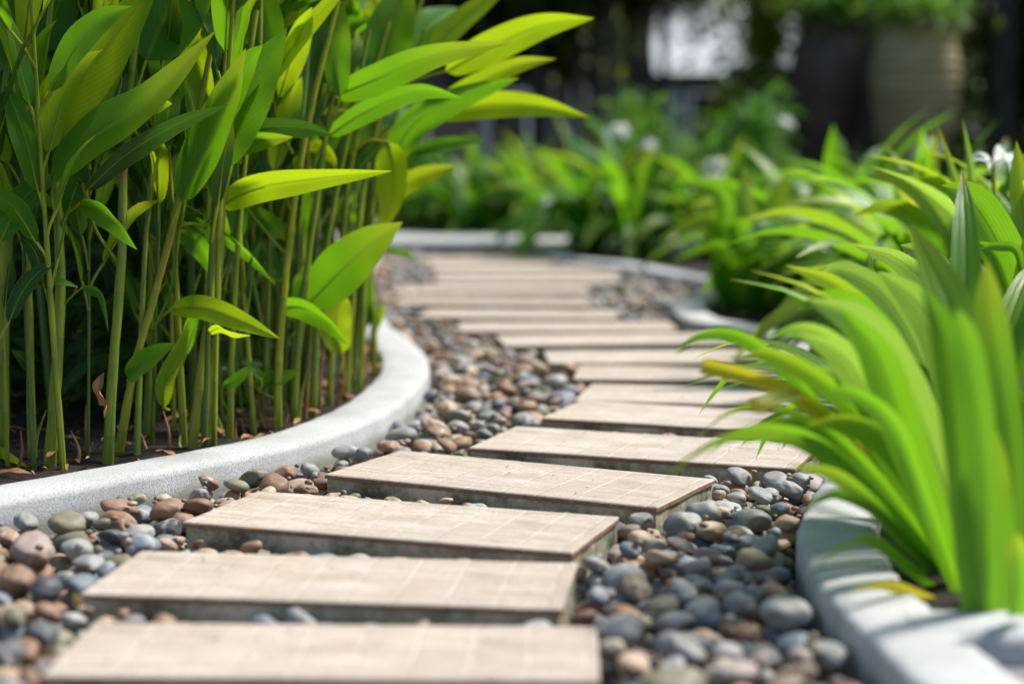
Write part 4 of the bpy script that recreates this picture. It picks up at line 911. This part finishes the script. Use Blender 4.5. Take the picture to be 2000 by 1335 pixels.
near2 = [
 ([(2000, 900), (2010, 700), (1975, 540), (1930, 440), (1885, 382), (1838, 362)], 84, (2.8, 2.75), -8, 'lily'),
 ([(1960, 1000), (1900, 760), (1840, 600), (1760, 510), (1665, 478)], 50, (2.75, 2.7), -25, 'lily_pale'),
 ([(1965, 1000), (1920, 760), (1850, 560), (1800, 500), (1758, 478)], 54, (2.8, 2.8), 10, 'lily_pale'),
 ([(2000, 1000), (1990, 800), (2000, 600), (2010, 430)], 70, (2.7, 2.7), 10, 'lily'),
 ([(1990, 1000), (1970, 800), (1960, 660), (1985, 560), (2020, 520)], 70, (2.85, 2.85), 20, 'lily'),
 ([(1960, 1000), (1930, 760), (1880, 560), (1800, 500), (1745, 494)], 14, (2.85, 2.8), 10, 'lily'),
 ([(1995, 900), (1985, 650), (1950, 510), (1905, 470)], 40, (2.75, 2.7), 10, 'lily'),
 ([(2000, 640), (1990, 500), (1950, 480), (1910, 488)], 20, (2.7, 2.65), 10, 'lily'),
 ([(1730, 800), (1720, 680), (1710, 600), (1698, 492)], 26, (2.5, 2.5), 30, 'lily_pale'),
 ([(1960, 1000), (1900, 820), (1820, 640), (1760, 560), (1690, 540)], 50, (2.8, 2.8), -15, 'lily_pale'),
 ([(1970, 1000), (1920, 820), (1880, 700), (1800, 600), (1730, 590)], 60, (2.9, 2.9), 15, 'lily'),
 ([(1990, 1000), (1960, 820), (1930, 700), (1880, 560), (1850, 520)], 64, (3.0, 3.0), 15, 'lily'),
 ([(2000, 1000), (1975, 820), (1940, 640), (1930, 560), (1890, 540)], 60, (3.1, 3.1), 5, 'lily_pale'),
 ([(2030, 900), (2020, 600), (1995, 400), (1985, 275)], 50, (3.3, 3.3), 10, 'lily'),
]
near2 = [(l, w_, Y_, r_, m_) for (l, w_, Y_, r_, m_) in near2]
hero_clump(b2, 'lily clump with broad water-spotted leaf at the right picture edge', near2)
b3 = Vector((1.02, 3.75, -.006))
e3 = hero_clump(b3, 'lily clump with tall pale spear buds and a white spidery bloom', [
 ([(1960, 780), (1900, 560), (1880, 420), (1862, 345), (1828, 238)], 20, (3.75, 3.65), 10, 'lily_pale'),
 ([(1965, 780), (1925, 560), (1905, 420), (1895, 330), (1880, 232)], 20, (3.75, 3.65), 10, 'lily_pale'),
 ([(1975, 780), (1930, 620), (1890, 450), (1850, 370), (1780, 350)], 44, (3.75, 3.65), 20, 'lily'),
 ([(1960, 780), (1890, 600), (1800, 440), (1730, 400), (1665, 420)], 44, (3.75, 3.6), -20, 'lily'),
 ([(1960, 780), (1900, 560), (1830, 420), (1760, 350), (1690, 345)], 44, (3.75, 3.7), 10, 'lily_pale'),
 ([(1980, 780), (1960, 560), (1920, 430), (1900, 380), (1880, 350)], 44, (3.85, 3.8), 20, 'lily'),
 ([(1990, 780), (1990, 560), (1970, 400), (1985, 300)], 50, (3.85, 3.8), 20, 'lily')])
for q, (fu, fv) in enumerate(((1940, 322),)):
    tp = at(fu, fv, 3.7) - b3; flower(e3, Vector((0, 0, 0)), tp.z, (tp.x, tp.y), 21 + q)
b4 = on(1485, 612, -.006); Y4 = b4.y
mid = []
for (tip, ctl, wd, dy, m_) in [((1298, 352), (1400, 372), 40, -.1, 'lily'), ((1285, 470), (1370, 430), 36, -.15, 'lily'), ((1312, 510), (1390, 478), 30, -.2, 'lily'), ((1452, 322), (1455, 400), 46, 0, 'lily_pale'),
    ((1545, 325), (1515, 400), 52, .05, 'lily'), ((1590, 352), (1580, 420), 48, .1, 'lily'), ((1400, 380), (1440, 400), 44, .05, 'lily'), ((1350, 400), (1420, 400), 40, .1, 'lily_pale'), ((1630, 380), (1610, 430), 46, 0, 'lily'),
    ((1680, 450), (1640, 420), 44, -.1, 'lily'), ((1490, 340), (1480, 420), 50, .15, 'lily'), ((1420, 440), (1450, 440), 44, -.05, 'lily'), ((1520, 440), (1500, 470), 48, -.1, 'lily'), ((1380, 540), (1420, 500), 30, -.2, 'lily'),
    ((1570, 420), (1560, 470), 50, -.1, 'lily_pale'), ((1640, 500), (1610, 470), 42, -.15, 'lily'), ((1470, 480), (1470, 500), 44, -.15, 'lily'), ((1360, 350), (1430, 370), 40, .2, 'lily'), ((1610, 330), (1600, 400), 46, .2, 'lily')]:
    bu = 1480 + (tip[0] - 1470) * .28
    mid.append(([(bu, 610), (bu - 8 + (ctl[0] - 1480) * .2, 545), ((ctl[0] + bu) / 2, (ctl[1] + 520) / 2), ctl, tip], wd, (Y4, Y4 + dy), rnd.uniform(-35, 25), m_))
hero_clump(b4, 'large bright blurred lily clump filling the rounded kerb tip', mid)
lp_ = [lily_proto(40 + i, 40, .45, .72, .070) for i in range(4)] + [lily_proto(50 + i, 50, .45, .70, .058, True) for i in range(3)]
LSP = [  # px of foot, distance, size, description
 (1880, 4.0, 1.0, 'lily clump with white spidery bloom behind the water-spotted leaf', []),
 (2090, 3.6, 1.0, 'lily clump cut by the right picture edge', []),
 (1850, 4.3, .92, 'blurred lily clump just right of the rounded kerb tip', []),
 (1630, 5.75, 1.05, 'blurred lily clump right behind the bright one in the rounded kerb tip', []),
 (1760, 5.4, 1.0, 'blurred lily clump second from the rounded kerb tip', []),
 (1800, 5.0, .95, 'blurred lily clump below the tan ribbed jar', []),
 (1950, 4.8, 1.05, 'blurred lily clump under the dark right trees', []),
 (1540, 6.9, .8, 'far lily clump behind the rounded kerb tip', []),
 (1590, 6.4, .78, 'far lily clump below the dark jar', [(.05, -.05, True)]),
 (1720, 6.4, .78, 'far lily clump between the two jars', []),
 (1860, 6.3, .78, 'far lily clump right of the tan ribbed jar', []),
 (1400, 7.8, .9, 'far lily clump beside the far bend of the right kerb', [(.0, .08, True)]),
 (1150, 8.35, 1.1, 'far lily clump overlapping the right end of the far kerb', []),
 (1060, 9.3, 1.0, 'far lily clump just behind the middle of the far kerb', []),
 (930, 9.35, .9, 'far lily clump behind the left half of the far kerb', []),
 (1240, 8.0, 1.15, 'farthest lily clump at the end of the right kerb', [(-.05, .1, True)]),
]
for j, (u_, Y_, s_, lab, fl) in enumerate(LSP):
    X_ = (u_ - 1000) / F * Y_; o = copy_thing(lp_[j % 4] if Y_ < 6 else lp_[4 + j % 3], (X_, Y_, -.006), rnd.uniform(0, 6.28), s=s_); o['label'] = lab
    for q, (fx, fy, bloom) in enumerate(fl):
        ca_, sa_ = math.cos(-o.rotation_euler.z), math.sin(-o.rotation_euler.z)
        bb = Vector((.02, .02, 0)); ln = Vector((fx * ca_, fx * sa_, 0)); flower(o, bb, (.42 + fy * .5) / 1.0, ln, 70 + j * 3 + q, bloom)

# ------------------------------------------------------------------ shrubs and planting behind the far kerb
def leafy(mb, center, rad, n, L, wd, rs, clumps=9, mi=0, droop=.3):
    cs = []
    for _ in range(clumps):
        while True:
            d = Vector([rs.uniform(-1, 1) for _ in range(3)])
            if d.length < 1: break
        cs.append((d, rs.uniform(.28, .5)))
    for _ in range(n):
        d, cr = rs.choice(cs); g = Vector([rs.gauss(0, .55) for _ in range(3)]) * cr + d * .75
        p = center + Vector((g.x * rad[0], g.y * rad[1], g.z * rad[2]))
        if p.z < .0: continue
        a = rs.uniform(0, 6.28); el = rs.uniform(-.5, 1.0); v = Vector((math.cos(a) * math.cos(el), math.sin(a) * math.cos(el), math.sin(el))); l = L * rs.uniform(.6, 1.3)
        blade(mb, [p, p + v * l * .5, p + v * l + Vector((0, 0, -droop * l))], wd * rs.uniform(.7, 1.2), Vector((0, 0, 1)), lance_w, .3, R(rs.uniform(-40, 40)), 0, 3, .0, hw=1, rs=rs)
def bush(name, loc, rad, n, L, wd, mat, label, seed, cat='shrub', group=None, stems=4):
    rs = random.Random(seed); e = empty(name, loc, label, cat, group); mb = MB(); leafy(mb, Vector((0, 0, rad[2] * .95)), rad, n, L, wd, rs, 12)
    link('foliage', mb.mesh('foliage', [M[mat]]), e); mb = MB()
    for k in range(stems):
        a = rs.uniform(0, 6.28); q = Vector((math.cos(a) * rad[0] * .5, math.sin(a) * rad[1] * .5, rad[2] * 1.1)); mb.tube(crom([Vector((0, 0, -.02)), q * .4 + Vector((0, 0, .03)), q], 5), [.012, .011, .01, .008, .006, .004], 6)
    link('branches', mb.mesh('branches', [M['bark']]), e); return e
SG = 'shrubs behind the far kerb'
BU = [(-.42, 9.7, .34, .22, 'bush', 'low dark shrub behind the far kerb, next to the left bed'), (-.02, 9.8, .34, .24, 'bush', 'dark green shrub behind the far kerb near its middle'),
      (.32, 9.6, .28, .20, 'bush', 'small green shrub with a white bloom behind the far kerb'), (-.9, 9.6, .4, .3, 'bush', 'dark shrub half hidden behind the tall left stalks'),
      (.72, 9.4, .34, .27, 'bush', 'mid-green bush at the end of the far kerb'), (1.15, 9.2, .36, .27, 'bush', 'bushy green shrub right of the far kerb'), (1.6, 9.6, .4, .28, 'bush', 'green shrub below the lime climber'),
      (2.2, 9.8, .45, .25, 'bush', 'green shrub below the tan jar'), (2.9, 9.8, .45, .3, 'bush', 'dark shrub at the far right')]
for j, (x, y, rr, hh, m, lab) in enumerate(BU):
    e = bush('shrub', (x, y, -.03), (rr * 1.05, rr * .8, hh * (1.45 if .6 < x < 1.3 else .75 if x > 1.3 else 1)), 1100, .13, .03, m, lab, 900 + j, 'shrub', SG)
    if j in (4, 7): flower(e, Vector((-.1 if j == 2 else .02, -.3, 0)), .30 if j == 2 else .5, (-.04, -.04), 950 + j)
    if j in (5,): flower(e, Vector((.1, -.2, 0)), .62, (.1, -.04), 990 + j)
bush('white_lily', (.235, 8.98, -.03), (.16, .08, .10), 200, .09, .02, 'bush_lime', 'low plant with white blooms just behind the far kerb', 77, 'plant')
e = [o for o in bpy.data.objects if o.name.startswith('white_lily')][0]
for q in range(7): flower(e, Vector((-.03 + q * .01, 0, 0)), .10 + .025 * q, (-.06 + .02 * (q * 3 % 5), -.03), 33 + q)

# slim trunks (clump of palms) and trees: > trunk, crown
def tree(x, y, h, r0, crown, label, seed, mat='tree_leaf', n=1500, L=.28, wd=.05, lean=0, zc=None, group=None, cat='tree', name='tree'):
    rs = random.Random(seed); e = empty(name, (x, y, -.03), label, cat, group); mb = MB()
    pts = [Vector((0, 0, 0)), Vector((lean * .3, 0, h * .35)), Vector((lean * .7, rs.uniform(-.05, .05), h * .7)), Vector((lean, 0, h))]
    C = crom(pts, 14); mb.tube(C, [r0 * (1.25 if i == 0 else 1) * (1 - .45 * i / 14) * (1.06 if i % 2 else 1) for i in range(15)], 10)
    for k in range(5):
        a = rs.uniform(0, 6.28); q = C[11] + Vector((math.cos(a) * crown[0] * .7, math.sin(a) * crown[1] * .7, crown[2] * .4)); mb.tube(crom([C[10], C[10].lerp(q, .5) + Vector((0, 0, .1)), q], 5), [r0 * .4, r0 * .35, r0 * .3, r0 * .2, r0 * .15, r0 * .1], 6)
    link('trunk', mb.mesh('trunk', [M['bark']]), e); mb = MB()
    leafy(mb, Vector((lean, 0, zc if zc else h)), crown, n, L, wd, rs, 16); link('crown', mb.mesh('crown', [M[mat]]), e); return e
TG = 'slim dark trunks in front of the white pavilion'
for j, (u_, Y_, r0, ln) in enumerate([(1055, 12.5, .06, .05), (1170, 12.6, .055, .06), (1205, 12.2, .05, -.02), (1232, 12.9, .045, .12), (1262, 12.4, .04, .16), (1290, 12.7, .035, .22), (985, 12.3, .06, -.05), (1145, 13.2, .05, -.1)]):
    X_ = (u_ - 1000) / F * Y_
    names = ['slim dark trunk left of the palm clump', 'thickest slim trunk of the palm clump', 'slim trunk in the middle of the palm clump', 'slightly leaning slim trunk of the palm clump', 'slim right-leaning trunk of the palm clump', 'thinnest trunk leaning most toward the pale gap', 'slim trunk behind the long yellow blades', 'slim trunk leaning left behind the palm clump']
    tree(X_, Y_, 2.3, r0, (.42, .4, .36), names[j], 300 + j, n=1100, L=.3, wd=.05, lean=ln * .6 - .1, zc=1.72 + .06 * (j % 3), group=TG)
BG = [(-3.6, 8.6, 2.6, .1, (1.3, 1.0, 1.3), 1.5), (-2.4, 10.6, 3.0, .12, (1.3, 1.1, 1.3), 1.7), (-.9, 12.2, 3.0, .12, (1.1, 1.0, 1.1), 1.9), (4.6, 10.8, 3.2, .12, (1.2, 1.0, 1.4), 1.5), (4.1, 12.6, 3.4, .14, (1.2, 1.0, 1.5), 1.6), (6.0, 12.5, 3.2, .14, (1.4, 1.2, 1.5), 1.8), (2.6, 15.5, 3.6, .14, (1.5, 1.0, 1.6), 1.7), (-4.0, 13.5, 3.6, .14, (1.8, 1.2, 1.7), 1.8)]
BGL = ['dark leafy tree behind the left bed', 'dark bushy tree further behind the left bed', 'dark tree behind the tall stalks left of the pavilion', 'dark tree at the right edge beyond the jars', 'tall dark tree behind the tan jar', 'dark tree farthest to the right', 'dense dark tree behind both jars', 'dark tree far behind the left bed']
for j, (x, y, h, r0, cr, zc) in enumerate(BG): tree(x, y, h, r0, cr, BGL[j], 400 + j, n=2600, L=.26, wd=.09, zc=zc, group='dark trees round the garden')
# dark clipped hedge behind the left bed
def hedge(x0, x1, y, h, th, n, label, seed):
    rs = random.Random(seed); e = empty('hedge', ((x0 + x1) / 2, y, -.03), label, 'hedge'); mb = MB(); cx = (x0 + x1) / 2
    for _ in range(n):
        p = Vector((rs.uniform(x0, x1) - cx, rs.uniform(-th, th), rs.uniform(0, h))); a = rs.uniform(0, 6.28); el = rs.uniform(-.3, 1); v = Vector((math.cos(a) * math.cos(el), math.sin(a) * math.cos(el), math.sin(el))); l = rs.uniform(.08, .18)
        blade(mb, [p, p + v * l * .5, p + v * l], rs.uniform(.04, .08), Vector((0, -1, .4)), lance_w, .3, R(rs.uniform(-50, 50)), 0, 3, .0, hw=1, rs=rs)
    link('foliage', mb.mesh('foliage', [M['tree_leaf']]), e); mb = MB()
    for k in range(int((x1 - x0) / .25)): q = x0 - cx + .12 + k * .25; mb.tube([Vector((q, 0, 0)), Vector((q + .03, .03, h * .9))], [.015, .008], 6)
    link('branches', mb.mesh('branches', [M['bark']]), e)
hedge(-5.0, -1.15, 6.9, 1.9, .3, 6500, 'dense dark hedge closing the left bed behind the stalks', 5)
mb = MB()
for q in range(120): mb.box(-14 + q * .25, -14 + q * .25 + .243, 0, .03, 0, 4.2 + .02 * (q % 3))
fe = empty('fence', (0, 21.6, -.03), 'dark timber board fence added far behind the garden to block bright sky', 'fence'); link('boards', mb.mesh('boards', [M['dark_wood']], False), fe)  # put in as solid backing against sky glaring through the hedges
mb = MB(); mb.box(-14, 16, .032, .08, .6, .7); mb.box(-14, 16, .032, .08, 3.4, 3.5); link('rail', mb.mesh('rail', [M['dark_wood']], False), fe)
tree(3.35, 12.3, 2.9, .1, (1.0, .8, .6), 'dark spreading tree added to shade the two jars', 433, n=3000, L=.24, wd=.09, zc=2.35)  # tree put in to keep sun off the jars, crown above the frame
tree(.22, 14.2, 2.6, .08, (.62, .4, .42), 'dark tree whose crown hangs over the slim trunks', 431, n=4600, L=.24, wd=.09, zc=1.38)
tree(-1.6, 13.4, 2.6, .08, (.9, .4, .6), 'dark tree behind the topmost yellow blades', 432, n=3600, L=.24, wd=.08, zc=1.5)
hedge(2.35, 7.5, 13.3, 2.7, .35, 7000, 'dark hedge behind the two jars', 15)
hedge(-8, 10, 20.5, 3.6, .5, 9000, 'tall dark hedge far behind the white pavilion', 6)

# ------------------------------------------------------------------ white pavilion, seen between the trunks
e = empty('pavilion', (.9, 16.5, -.03), 'white low pavilion with columns and dark windows behind the slim trunks', 'building')
def part(name, boxes, mat, bev=.01):
    mb = MB()
    for bx in boxes: mb.box(*bx)
    return link(name, mb.mesh(name, [M[mat]], False), e)
mb = MB(); mb.grid([[Vector((x, y, z)) for x in (.40, .9, 1.5, 2.05)] for y, z in ((-.12, 1.118), (2.6, 2.6), (2.6, 2.5), (-.08, 1.08))]); link('tilted_wall', mb.mesh('tilted_wall', [M['tilted_wall']], False), e)  # upper wall panel, tilted back like a roof so it catches the sun
part('beam', [(-2.65, 1.66, -.06, .2, 1.02, 1.115)], 'dark_wood')
part('back_wall', [(-2.6, 1.6, 1.2, 1.3, 0, 1.7)], 'dark_wood')
part('plinth', [(-2.7, 1.7, -.1, 1.3, 0, .12)], 'wall')
for x in (-2.4, -1.75, -1.1, -.62, -.28, .02, .60, 1.46): part('column', [(x - .075, x + .075, -.02, .13, .121, 1.018)], 'wall')
for x in (-.9, -.1, .3, 1.0):
    wf_ = part('window', [(x - .17, x - .14, 1.14, 1.19, .3, .99), (x + .14, x + .17, 1.14, 1.19, .3, .99), (x - .14, x + .14, 1.14, 1.19, .96, .99), (x - .14, x + .14, 1.14, 1.19, .3, .33)], 'wall')
    mb = MB(); mb.box(x - .139, x + .139, 1.16, 1.17, .331, .959); link('pane', mb.mesh('pane', [M['glass']], False), wf_)


# ------------------------------------------------------------------ big clay jars on plinths
def jar(u_, Y_, wpx, label, mat, ribs, plant, seed):
    X_ = (u_ - 1000) / F * Y_; w2 = pxm(wpx, Y_) / 2; z0 = at(u_, 330, Y_).z; z1 = at(u_, 60, Y_).z
    e = empty('clay_jar', (X_, Y_, z0), label, 'jar', 'two large garden jars'); mb = MB(); hh = z1 - z0; prof = [(.5, 0), (.62, .08), (.82, .28), (.95, .48), (1, .64), (.98, .78), (.88, .9), (.76, .96), (.80, 1.0), (.84, 1.02), (.84, 1.045), (.74, 1.045), (.70, 1.0), (.70, .8), (.3, .72)]
    pp = crom([Vector((a, 0, b)) for a, b in prof], 90); rows = []
    for i, q in enumerate(pp):
        rr = max(.02, q.x) * w2 + (.010 * math.sin(q.z * 85) if ribs and .08 < q.z < .9 and i < 62 else 0)
        rows.append([Vector((math.cos(t) * rr, math.sin(t) * rr, q.z * hh)) for t in [2 * math.pi * k / 40 for k in range(40)]])
    mb.grid(rows, close=True); mb.cap(rows[0][::-1]); mb.cap(rows[-1]); link('jar_body', mb.mesh('jar_body', [M[mat]]), e)
    mb = MB(); leafy(mb, Vector((0, 0, hh * 1.12)), (w2 * 1.2, w2 * 1.1, .18), 500, .16, .04, random.Random(seed), 12); 
    f = link('potted_foliage', mb.mesh('potted_foliage', [M[plant]]), loc=(X_, Y_, z0)); tag(f, f'green bushy plant spilling from the top of the {"tan ribbed" if ribs else "dark"} jar', 'plant')
    mb = MB(); mb.box(-w2 * .9, w2 * .9, -w2 * .9, w2 * .9, 0, z0 + .029); mb.box(-w2, w2, -w2, w2, z0 + .03, z0 + .03)
    pb = link('plinth', mb.mesh('plinth', [M['brick']], False), loc=(X_, Y_, -.03)); tag(pb, f'dark stone plinth under the {"tan ribbed" if ribs else "dark"} jar', 'plinth')
jar(1612, 11.6, 150, 'dark brown clay jar, left of the two', 'jar_dark', False, 'bush', 61)
jar(1778, 11.0, 172, 'tan ribbed clay jar, right of the two', 'jar', True, 'bush', 62)
# lime climber left of the jars
tree((1488 - 1000) / F * 11.8, 11.8, 1.5, .03, (.17, .2, .42), 'lime-yellow leafy shrub between the pale gap and the dark jar', 71, 'bush_lime', 1300, .12, .035, zc=1.35, cat='shrub', name='climbing_shrub')
tree((1420 - 1000) / F * 12.2, 12.2, 1.0, .03, (.11, .15, .28), 'narrow olive-green shrub below the pale gap', 72, 'bush_lime', 420, .12, .03, zc=.62, cat='shrub', name='climbing_shrub')
tree((1690 - 1000) / F * 12.6, 12.6, 1.8, .05, (.5, .4, .2), 'green leafy tree overhanging both jars', 73, 'bush', 1700, .16, .045, zc=1.86)

# ------------------------------------------------------------------ weeds at the second slab
b = on(195, 1195, -.03); mb = MB(); rs = random.Random(9)
for k in range(26):
    p = Vector((rs.uniform(-.028, .028), rs.uniform(-.01, .01), rs.uniform(.0, .02))); a = rs.uniform(0, 6.28); v = Vector((math.cos(a) * .6, math.sin(a) * .6, .6)) * .012
    blade(mb, [p, p + v * .5, p + v], .009, Vector((0, 0, 1)), lance_w, .2, 0, 0, 4, 0, hw=1, rs=rs)
tag(link('weed', mb.mesh('weed', [M['bush_lime']]), loc=b), 'tiny lime weed growing at the left corner of the second slab', 'weed')
mb = MB(); rs = random.Random(31)
for _ in range(90):
    q = slabs[min(9, int(rs.random() ** 1.2 * 10))]; lx_, ly_ = rs.uniform(-.46, .46) * q[2], rs.uniform(-.44, .44) * q[3]; ca_, sa_ = math.cos(q[1]), math.sin(q[1])
    p = Vector((q[0].x + lx_ * ca_ - ly_ * sa_, q[0].y + lx_ * sa_ + ly_ * ca_, .0012)); a = rs.uniform(0, 6.28); L = rs.uniform(.002, .009); d = Vector((math.cos(a), math.sin(a), rs.uniform(0, .25)))
    blade(mb, [p, p + d * L * .5 + Vector((0, 0, .001)), p + d * L], L * rs.uniform(.3, .6), Vector((0, 0, 1)), lance_w, .4, 0, 0, 4, 0, hw=1, rs=rs)
tag(link('dry_crumbs', mb.mesh('dry_crumbs', [M['bark']])), 'small dry leaf crumbs strewn on the slabs', 'crumbs', kind='stuff')
bpy.context.view_layer.update()
# fuller hearts for the two nearest clumps
for j, (b_, e_) in enumerate(((b1, 'large blurred'), (b2, 'lily clump with broad'))):
    root = [o for o in bpy.data.objects if o.get('label', '').startswith(e_)][0]
    rs = random.Random(60 + j)
    for k in range(14 if j else 22):
        a = rs.uniform(-1.2, 1.9) if j else (rs.uniform(.2, 2.9) if k < 10 else R(rs.uniform(118, 208))); L = rs.uniform(.38, .6); q = rs.random(); hz = Vector((math.cos(a), math.sin(a), 0)); cur = R(88 - 30 * q)
        p = hz * .03 + Vector((0, .05, 0)); P = [p]
        for s_ in range(6):
            cur -= (.5 + q + (.40 if not j and k >= 10 else 0)) * (.10 + .05 * s_); p = p + (hz * math.cos(cur) + Vector((0, 0, math.sin(cur)))) * L / 6; P.append(p)
        link('leaf', strap(P, (.05 if j else .042) * rs.uniform(.6, 1.1), R(rs.uniform(-15, 15)), 'lily' if rs.random() < .7 else 'lily_pale', Vector((-hz.x, -hz.y, .3)), .3, 0, rs, 14), root)
